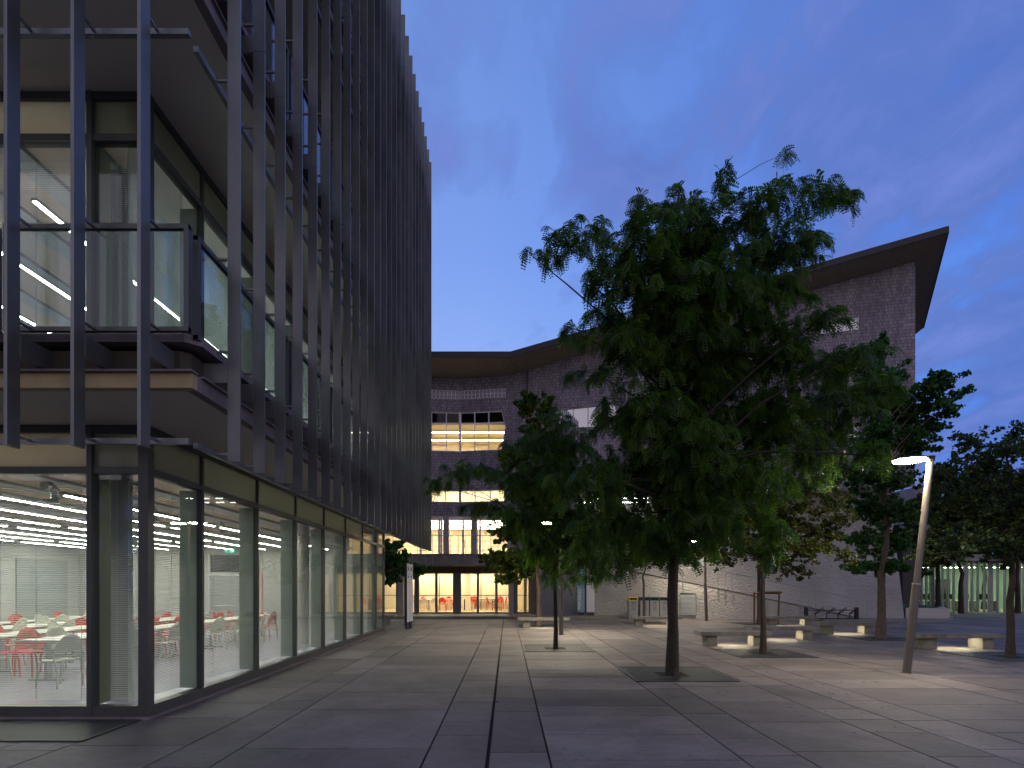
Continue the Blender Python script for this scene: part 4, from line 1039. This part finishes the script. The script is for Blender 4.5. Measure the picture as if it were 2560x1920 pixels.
# recycling bins
for i, (cm, x, lab) in enumerate((('bin_yellow', 6.42, 'grey recycling bin with a yellow top, leftmost of the four'), ('bin_blue', 7.04, 'grey recycling bin with a blue top'), ('bin_green', 7.57, 'grey recycling bin with a green top'), ('bin_dark', 8.08, 'grey recycling bin with a dark grey top'))):
    wd_ = .50; y0 = 30.02 if i == 0 else 30.12
    o = thing('recycling_bin', lab, 'bin', (x + wd_ / 2, y0 + .2, 0), 'recycling bins by the ramp wall')
    MB().box(x + .01, x + wd_ - .01, y0, y0 + .42, 0.003, 1.0).build('body', 'bin_grey', o, bevel=.012)
    mb = MB(); mb.box(x, x + wd_, y0 - .01, y0 + .43, 1.14, 1.18).box(x, x + wd_, y0 - .01, y0 + .43, 1.003, 1.03)
    for a in (x, x + wd_ - .04): mb.box(a, a + .04, y0 - .009, y0 + .03, 1.032, 1.138).box(a, a + .04, y0 + .39, y0 + .429, 1.032, 1.138)
    mb.build('lid', cm, o)
    MB().box(x + .04, x + wd_ - .04, y0 + .05, y0 + .37, 1.032, 1.138).build('inner_bag', 'black_metal', o)
    mb = MB(); c_ = x + wd_ / 2
    mb.box(c_ - .12, c_ + .12, y0 - .004, y0 - .002, .90, .92).box(c_ - .09, c_ + .09, y0 - .004, y0 - .002, .86, .875)
    for q in range(6 + i):
        a = 2 * PI * q / (6 + i); mb.tube([(c_ + .10 * math.cos(a), y0 - .003, .72 + .10 * math.sin(a)), (c_ + .10 * math.cos(a + .8), y0 - .003, .72 + .10 * math.sin(a + .8))], .009, 4)
    mb.box(c_ - .11, c_ + .11, y0 - .004, y0 - .002, .53, .555)
    mb.build('printed_marks', 'text_dark', o)
# bicycle rack
bk = thing('bicycle_rack', 'black steel bicycle rack with slanting hoops at the foot of the ramp', 'bicycle rack', (16.3, 28.7, .09))
mb = MB(); z0 = .09
mb.tube([(15.1, 28.7, z0 + .03), (17.7, 28.7, z0 + .03)], .025, 8).tube([(15.1, 28.7, z0 + .46), (17.7, 28.7, z0 + .46)], .02, 8)
for x in (15.1, 17.65): mb.box(x - .06, x + .06, 28.6, 28.8, z0 - .05, z0 + .6)
mb.build('frame', 'black_metal', bk)
for k in range(4):
    x = 15.5 + k * .58; mb = MB()
    mb.tube([(x, 28.6, z0), (x, 28.6, z0 + .3), (x + .3, 28.5, z0 + .58), (x + .36, 28.5, z0 + .60), (x + .37, 28.5, z0 + .52), (x + .08, 28.75, z0 + .25), (x + .08, 28.75, z0)], .022, 6); mb.build('hoop', 'black_metal', bk)
# tree stakes
st = thing('tree_stakes', 'brown wooden stake frame round a young tree behind the benches', 'tree stake', (12.0, 26.4, 0))
for (x, y, dx) in ((11.55, 26.0, .02), (12.05, 26.9, .0), (12.45, 26.1, .05), (11.7, 26.9, 0)): MB().tube([(x, y, 0), (x + dx, y, 1.5)], .045, 8).build('post', 'wood_post', st)
MB().tube([(11.5, 26.0, 1.47), (12.6, 26.1, 1.47)], .05, 8).tube([(12.5, 26.1, 1.43), (12.1, 27.0, 1.43)], .04, 8).tube([(11.6, 26.0, 1.43), (11.7, 27.0, 1.43)], .04, 8).build('crossbar', 'wood_post', st)
# tree grates
def grate(x0, x1, y0, y1, hole, lab, alongx=False, cat='tree grate'):
    o = thing('tree_grate' if hole else 'floor_grate', lab, cat, ((x0 + x1) / 2, (y0 + y1) / 2, 0), 'metal grates in the paving')
    MB().box(x0, x1, y0, y1, .002, .005).build('pit_cover', 'pit', o)
    mb = MB(); hx, hy, hr = (hole if hole else (0, 0, 0))
    def bars(a0, a1, z0, z1):
        pass
    if alongx:
        y = y0 + .02
        while y < y1 - .02: mb.box(x0 + .02, x1 - .02, y, y + .022, .006, .016); y += .045
    else:
        x = x0 + .03
        while x < x1 - .04:
            if hole and abs(x + .014 - hx) < hr:
                mb.box(x, x + .028, y0 + .03, hy - hr, .006, .016).box(x, x + .028, hy + hr, y1 - .03, .006, .016)
            else: mb.box(x, x + .028, y0 + .03, y1 - .03, .006, .016)
            x += .048
        for k in range(1, 6):
            y = y0 + (y1 - y0) * k / 6
            if hole and abs(y - hy) < hr: mb.box(x0 + .03, hx - hr, y - .01, y + .01, .007, .0165).box(hx + hr, x1 - .03, y - .01, y + .01, .007, .0165)
            else: mb.box(x0 + .03, x1 - .03, y - .01, y + .01, .007, .0165)
    mb.box(x0, x1, y0, y0 + .03, .005, .018).box(x0, x1, y1 - .03, y1, .005, .018).box(x0, x0 + .03, y0 + .03, y1 - .03, .005, .018).box(x1 - .03, x1, y0 + .03, y1 - .03, .005, .018)
    mb.build('grate_bars', 'grate_metal', o)
T = [('big', 3.25, 11.2), ('left', 1.35, 15.9), ('ginkgo left', 1.38, 25.0), ('bins', 6.5, 27.0), ('bench', 6.62, 14.7), ('stakes', 11.7, 26.4), ('ginkgo', 12.5, 19.0), ('right', 12.4, 14.0)]
for (nm, x, y), lab in zip(T, ('square metal grate round the big tree trunk', 'square metal grate round the slender left tree', 'square metal grate round the tree by the entrance bench', 'square metal grate by the bench before the bins', 'square metal grate round the thin trunk before the lit bench', 'square metal grate under the staked tree', 'square metal grate round the ginkgo behind the lamp', 'square metal grate at the right edge by the bench')):
    grate(x - .95 + .06, x + .95 + .06, y - .8, y + 1.1, (x, y, .28), lab)
grate(-9.5, GX + .0, 6.39, 7.40, None, 'long metal grating along the foot of the front glass', True, 'grating')
o = MB().box(-.16, -.14, 8.55, 8.9, .003, .022).build('paving_pin', 'dark_metal'); tag(o, 'small dark metal plate beside the drain slot', 'drain key')
# fallen leaves on the slabs
rl_ = random.Random(21); mb = MB()
for k in range(420):
    tx_, ty_ = rl_.choice([(3.3, 11.2), (1.4, 15.9), (6.6, 14.7), (1.4, 25), (6.5, 27), (12.5, 19), (12.4, 14), (4, 9)])
    x = tx_ + rl_.gauss(0, 1.8); y = ty_ + rl_.gauss(0, 1.8)
    if x < -4.4: continue
    a = rl_.uniform(0, 6.28); l_ = rl_.uniform(.015, .04); ca, sa = math.cos(a) * l_, math.sin(a) * l_; z = .019
    mb.face([(x - ca, y - sa, z), (x + sa * .4, y - ca * .4, z + .004), (x + ca, y + sa, z), (x - sa * .4, y + ca * .4, z + .006)])
o = mb.build('fallen_leaves', 'leaf_gold'); o['kind'] = 'stuff'; o['label'] = 'small fallen leaves scattered over the paving under the trees'
# ================================================================== TREES
rngs = np.random.default_rng(5)
def norm(a): return a / np.maximum(np.linalg.norm(a, axis=-1, keepdims=True), 1e-9)
def leaf_mesh(name, base, dirs, kind, mat, parent, size=1.0):
    n = len(base); rg_ = rngs
    up = np.array([0, 0, 1.0]); V = []
    if kind == 'pinnate':
        k = 7
        Lr = (.12 + .13 * rg_.random(n)) * size
        d = norm(dirs + np.array([0, 0, -.55]) + rg_.normal(0, .28, (n, 3)))
        nn = norm(np.cross(d, rg_.normal(0, 1, (n, 3)) * .6 + np.cross(d, up)))
        sd = norm(np.cross(d, nn)); quads = []
        for i in range(k):
            f_ = (i + .8) / k
            c = base + d * (Lr * f_)[:, None] + np.array([0, 0, -1.]) * (Lr * .35 * f_ * f_)[:, None]
            ll = (Lr * .30 * (1.15 - .55 * abs(f_ - .5) * 1.2))[:, None]; ww = (Lr * .065)[:, None]
            for sg in (-1, 1):
                ld = norm(sd * sg + d * .45 + nn * -.15); q = d - ld * np.sum(d * ld, 1, keepdims=True); q = norm(q)
                quads.append(np.stack([c, c + ld * ll * .5 + q * ww, c + ld * ll, c + ld * ll * .5 - q * ww], 1))
        V = np.concatenate(quads, 0)
    else:
        sz = (.06 + .035 * rg_.random(n)) * size * (1.1 if kind == 'broad' else 1.0)
        d = norm(dirs * .6 + rg_.normal(0, .6, (n, 3)) + np.array([0, 0, -.3])); a = norm(np.cross(d, rg_.normal(0, 1, (n, 3))))
        s1 = sz[:, None]
        wdt = .62 if kind == 'fan' else .42
        V = np.stack([base, base + d * s1 * .75 + a * s1 * wdt, base + d * s1, base + d * s1 * .75 - a * s1 * wdt], 1)
    off = np.array(wl(parent)); vv = (V.reshape(-1, 3) - off).astype(np.float32); nf = len(vv) // 4
    me = bpy.data.meshes.new(name); me.vertices.add(len(vv)); me.vertices.foreach_set('co', vv.ravel())
    me.loops.add(nf * 4); me.loops.foreach_set('vertex_index', np.arange(nf * 4, dtype=np.int32))
    me.polygons.add(nf); me.polygons.foreach_set('loop_start', np.arange(0, nf * 4, 4, dtype=np.int32)); me.polygons.foreach_set('loop_total', np.full(nf, 4, np.int32))
    me.update(); me.materials.append(M[mat])
    tn = rg_.random(n).astype(np.float32); ta = me.attributes.new('tone', 'FLOAT', 'FACE'); ta.data.foreach_set('value', np.tile(tn, nf // n))
    o = bpy.data.objects.new(name, me); col.objects.link(o); o.parent = parent; return o
def tree(x, y, r, lobes, kind, mat, label, cat='tree', fork=None, topz=None, bark='bark', size=1.0, dens=1.0, depth=.9, lean=(0, 0), seed=1, twl=.6, name='tree'):
    """lobes: (px, py, rx_px, ry_px, density, dY) measured in the photograph, placed at the tree's own distance"""
    rg = random.Random(seed)
    o = thing(name, label, cat, (x, y, 0))
    tr = MB(); base = Vector((x, y, 0))
    LB = []
    for lb in lobes:
        px_, py_, rx_, ry_ = lb[:4]; dn = lb[4] if len(lb) > 4 else 1; dY = lb[5] if len(lb) > 5 else rg.uniform(-1, 1) * depth
        Yl = y + dY; c = at(px_, py_, Yl); LB.append((c, rx_ * Yl / F, ry_ * Yl / F, dn))
    zt = topz or max(c.z for c, *_ in LB)
    fork = fork or min(c.z for c, *_ in LB) + .3
    # leader
    n = 12; lead = []
    for k in range(n + 1):
        f_ = k / n; z = zt * f_
        w_ = .0 if z < fork * .8 else .10
        lead.append(Vector((x + lean[0] * f_ + rg.uniform(-1, 1) * w_ + .012 * math.sin(z * 3), y + lean[1] * f_ + rg.uniform(-1, 1) * w_, z)))
    rad = [r * 1.18] + [max(.012, r * (1 - .88 * (k / n)) ** 1.0) for k in range(1, n + 1)]
    fine, fr_ = [], []
    for k in range(n):
        for q in range(4):
            fine.append(lead[k].lerp(lead[k + 1], q / 4)); fr_.append((rad[k] * (1 - q / 4) + rad[k + 1] * q / 4) * rg.uniform(.96, 1.04))
    tr.tube([lead[0] - Vector((0, 0, .03))] + fine + [lead[-1]], [r * 1.4] + fr_ + [.012], 12)
    def lead_at(z):
        f_ = max(0, min(.999, z / zt)) * n; k = int(f_); return lead[k].lerp(lead[k + 1], f_ - k), rad[k] * (1 - (f_ - k)) + rad[k + 1] * (f_ - k)
    bs, ds = [], []
    for c, rx_, rz_2, dn in LB:
        hd = math.hypot(c.x - x, c.y - y)
        zs = min(zt * .92, max(fork + rg.random() ** 1.5 * .28 * (zt - fork), c.z - .8 * hd - .2 * rz_2))
        s, sr = lead_at(zs)
        m1 = s.lerp(c, .5) + Vector((rg.uniform(-.12, .12), rg.uniform(-.12, .12), (.12 + max(0, s.z - c.z) * .25) * hd * rg.uniform(.4, 1)))
        rl = max(.009, min(sr * .5, .010 + .010 * (rx_ + hd)))
        tr.tube([s, s.lerp(m1, .5) + Vector((0, 0, .05)), m1, m1.lerp(c, .55) + Vector((rg.uniform(-.06, .06), 0, .03)), c], [rl, rl * .8, rl * .6, rl * .45, rl * .25], 6, cap=False)
        ry_2 = min(rx_, 1.15)
        nt_ = max(4, int(62 * dn * dens * (rx_ * rz_2) ** .8 + 4))
        for k in range(nt_):
            # a twig leaves the limb or lobe core and reaches towards the lobe's shell
            v = Vector((rg.gauss(0, 1), rg.gauss(0, 1), rg.gauss(0, 1))).normalized()
            v_ = Vector((v.x * rx_, v.y * ry_2, v.z * rz_2)) * (rg.uniform(.35, 1.08))
            if rg.random() < .28 and dn > .7: v_ = Vector((v.x, v.y, v.z)) * .45 + (m1.lerp(c, rg.random()) - c)
            e_ = c + v_; s0 = c + v_ * rg.uniform(.05, .4) if rg.random() < .7 else m1.lerp(c, rg.random())
            if (e_ - s0).length > twl * 1.6: s0 = e_ + (s0 - e_).normalized() * twl * 1.6
            md = s0.lerp(e_, .55) + Vector((0, 0, .06))
            tip = e_ + Vector((v.x * .1, v.y * .1, -.08 if kind == 'pinnate' else .02))
            pts_ = [s0, md, e_, tip]
            tr.tube(pts_, [.007, .005, .0035, .002], 3, cap=False)
            ln_ = (e_ - s0).length + .1; nl = max(4, int(ln_ / (.029 if kind == 'pinnate' else .013)))
            for q in range(nl):
                f_ = rg.random() ** .8 * 2.98; a = int(f_); p_ = pts_[a].lerp(pts_[a + 1], f_ - a)
                dd = (pts_[a + 1] - pts_[a]).normalized(); sdv = Vector((rg.gauss(0, 1), rg.gauss(0, 1), rg.gauss(0, .6))).normalized()
                bs.append(p_ + sdv * (0 if kind == 'pinnate' else rg.uniform(0, .06))); ds.append(dd * .7 + sdv * .8)
    tr.build('trunk', bark, o)
    leaf_mesh('crown', np.array([tuple(v) for v in bs]), np.array([tuple(v) for v in ds]), kind, mat, o, size)
    return o
tree(3.25, 11.2, .118, [
    (1530, 650, 45, 40, .5), (1470, 700, 30, 30, .35), (1690, 1340, 80, 50, .8), (1500, 1230, 70, 50, .8),
    (1600, 590, 100, 75), (1735, 570, 120, 90), (1690, 520, 60, 40, .8), (1455, 585, 75, 38, .8), (1375, 605, 60, 30, .45), (1330, 640, 40, 25, .25), (1600, 500, 25, 35, .6), (1810, 455, 22, 50, .35),
    (1870, 520, 60, 45, .6), (1955, 490, 70, 45, .8), (2050, 480, 60, 38, .7), (2110, 500, 40, 32, .4), (1960, 385, 14, 30, .2), (1935, 620, 110, 75), (2010, 610, 50, 60, .6), (1620, 720, 130, 90), (1790, 710, 130, 100), (1920, 740, 100, 80),
    (1500, 790, 70, 40, .6), (1425, 830, 35, 30, .3), (1480, 930, 60, 30, .5), (1560, 850, 90, 60), (1680, 870, 130, 100), (1830, 880, 130, 100), (1960, 870, 90, 80), (2070, 790, 40, 35, .5), (2085, 900, 80, 50, .8),
    (2150, 880, 60, 45, .6), (2200, 960, 60, 60, .7), (2110, 1010, 100, 80), (1540, 1030, 80, 60, .8), (1650, 1040, 120, 90), (1800, 1050, 130, 100), (1950, 1060, 110, 90), (2060, 1130, 90, 70, .8),
    (1580, 1180, 110, 80), (1720, 1200, 120, 90), (1870, 1200, 120, 90), (1530, 1290, 90, 60), (1640, 1330, 90, 60), (1790, 1310, 90, 70, .8), (1570, 1400, 60, 35, .5), (1690, 1390, 60, 40, .5), (1460, 1210, 80, 60, .7), (1470, 1350, 60, 60, .7),
    (1700, 650, 110, 80, 1, 0), (1710, 800, 120, 90, 1, -.6), (1720, 950, 120, 90, 1, .3), (1700, 1100, 120, 90, 1, -.8), (1730, 1260, 100, 70, 1, -.5),
    (1935, 1330, 45, 90, .7, -1.2), (2190, 1140, 45, 40, .4, -1.5)], 'pinnate', 'leaf_locust', 'tallest tree, thick dark trunk and broad feathery crown in the centre right', fork=3.0, topz=9.6, dens=1.3, depth=1.3, lean=(.15, .1), seed=4)
tree(1.35, 15.9, .062, [
    (1340, 1110, 70, 50, .8), (1440, 1110, 60, 50, .8), (1390, 1060, 60, 40, .5), (1500, 1170, 60, 50, .7), (1390, 1190, 100, 70), (1290, 1190, 75, 40), (1200, 1170, 70, 25, .7), (1130, 1185, 50, 22, .7), (1085, 1215, 30, 25, .5), (1220, 1270, 60, 28, .8),
    (1310, 1290, 80, 50), (1430, 1290, 90, 60), (1340, 1370, 70, 45), (1450, 1380, 80, 45), (1520, 1330, 50, 60, .7), (1390, 1440, 50, 25, .6), (1490, 1430, 50, 25, .6)], 'pinnate', 'leaf_locust', 'slender tree with drooping feathery leaves in front of the two headed lamp', fork=2.6, topz=6.6, dens=1.1, seed=9)
tree(1.38, 25.0, .12, [
    (1318, 1010, 25, 45, .8), (1365, 1030, 22, 50, .8), (1340, 1100, 50, 50, .8), (1290, 1150, 45, 40, .7), (1400, 1150, 40, 50, .7), (1340, 1230, 70, 50), (1300, 1320, 70, 50), (1380, 1310, 60, 50), (1240, 1400, 45, 28, .9), (1300, 1415, 60, 28), (1380, 1420, 50, 28), (1265, 1450, 35, 15, .7)],
    'fan', 'leaf_lime', 'tree with fan shaped leaves and a pale brown trunk by the entrance bench', bark='bark_pale', size=1.5, dens=1.6, seed=12, fork=3.0, twl=.8)
tree(6.5, 27.0, .075, [(1600, 1370, 60, 35), (1560, 1400, 45, 25, .8), (1655, 1390, 50, 35), (1620, 1330, 60, 40), (1570, 1330, 50, 40), (1680, 1340, 40, 40, .8)], 'broad', 'leaf_dark', 'small tree with a thin forked trunk behind the bench by the bins', bark='bark_pale', size=1.0, dens=1.3, seed=5, fork=2.35, twl=.7)
tree(6.62, 14.7, .085, [
    (1870, 1290, 80, 60), (1960, 1290, 80, 60), (1920, 1220, 90, 50), (1810, 1350, 80, 45), (1750, 1390, 60, 32, .8), (1900, 1380, 80, 40), (1990, 1370, 80, 45), (2060, 1330, 70, 50), (2090, 1260, 60, 50, .8), (2040, 1200, 70, 50, .8), (2110, 1390, 50, 25, .6), (1960, 1430, 60, 20, .6)],
    'broad', 'leaf_gold', 'yellowish tree with a thin trunk in front of the lit benches', size=.9, dens=1.25, seed=6, fork=2.4)
tree(11.7, 26.4, .10, [(1860, 1360, 60, 40), (1930, 1350, 60, 45), (1890, 1280, 70, 50), (1800, 1400, 50, 25, .7), (1960, 1400, 50, 25)], 'broad', 'leaf_dark', 'dark tree with a staked trunk in front of the ramp', size=1.1, dens=1.1, seed=8, fork=2.6, twl=.8)
tree(12.5, 19.0, .14, [
    (2195, 880, 30, 45, .8), (2215, 950, 55, 50), (2170, 1010, 60, 50), (2250, 1030, 60, 60), (2330, 960, 35, 30, .8), (2370, 950, 35, 25, .7), (2410, 980, 25, 22, .5), (2320, 1010, 50, 35, .9), (2370, 1020, 40, 28, .7), (2330, 1070, 50, 35, .9), (2180, 1100, 70, 50), (2270, 1120, 60, 40, .8),
    (2130, 1180, 60, 40, .8), (2220, 1190, 60, 45), (2180, 1270, 60, 45, .9), (2250, 1280, 50, 45, .9), (2150, 1350, 55, 35, .8), (2230, 1360, 60, 35, .9), (2200, 1420, 60, 22, .9), (2140, 1420, 30, 18, .6)],
    'fan', 'leaf_ginkgo', 'upright ginkgo with fan leaves in front of the right brick corner', bark='bark_pale', size=1.2, dens=1.5, seed=14, fork=2.3, lean=(.2, 0), topz=9.4)
tree(12.4, 14.0, .095, [
    (2440, 1100, 50, 35, .8), (2500, 1130, 60, 45), (2560, 1110, 50, 40), (2420, 1170, 60, 45, .9), (2500, 1210, 80, 50), (2580, 1200, 60, 60), (2380, 1250, 80, 45), (2470, 1290, 90, 50), (2560, 1290, 70, 50), (2330, 1320, 60, 40, .8), (2400, 1360, 80, 35), (2490, 1370, 80, 40), (2580, 1370, 60, 45), (2300, 1390, 40, 25, .5), (2540, 1080, 30, 30, .6), (2640, 1250, 80, 90)],
    'broad', 'leaf_dark', 'broad dark tree with low spreading branches at the right edge', size=.95, dens=1.25, seed=15, fork=2.3)
tree(-6.0, 26.3, .09, [(985, 1400, 45, 28), (1025, 1430, 40, 18, .9), (1050, 1425, 25, 12, .6), (970, 1370, 40, 25, .9), (975, 1450, 30, 18, .6), (900, 1380, 80, 60)], 'fan', 'leaf_ginkgo', 'tree reaching out low from behind the end of the glass building', size=1.4, dens=1.5, seed=16, fork=2.5, twl=.8)
for i, (px_, Y, lb, lab, m_) in enumerate((
    (2345, 38.0, [(2345, 1200, 50, 50), (2330, 1270, 60, 50), (2370, 1290, 60, 50), (2345, 1360, 70, 45), (2320, 1400, 50, 25)], 'rusty green tree standing before the left part of the pavilion', 'leaf_gold'),
    (2268, 36.0, [(2290, 1330, 40, 40), (2270, 1390, 35, 30), (2290, 1440, 30, 25, .7)], 'small dark tree squeezed beside the brick corner', 'leaf_dark'),
    (2402, 37.0, [(2400, 1230, 50, 50), (2420, 1300, 60, 50), (2400, 1370, 60, 40)], 'dark tree second from left before the pavilion', 'leaf_dark'),
    (2460, 43.0, [(2440, 1200, 70, 60), (2500, 1230, 70, 60), (2460, 1300, 80, 60), (2520, 1320, 70, 60), (2440, 1360, 70, 50)], 'dark tree with bare upper limbs behind the pavilion', 'leaf_dark'),
    (2544, 37.0, [(2540, 1260, 60, 60), (2570, 1340, 70, 60), (2520, 1380, 60, 40), (2620, 1300, 70, 70)], 'dark tree before the right part of the pavilion', 'leaf_dark'))):
    tree((px_ - CX) * Y / F, Y, .16, lb, 'broad', m_, lab, size=2.2, dens=.55, seed=30 + i, fork=2.8, twl=1.3, depth=1.2)
for o in bpy.data.objects:
    if o.parent is None and o.type == 'MESH' and 'label' not in o.keys() and 'kind' not in o.keys(): print('UNTAGGED', o.name)
print('objects', len(bpy.data.objects))
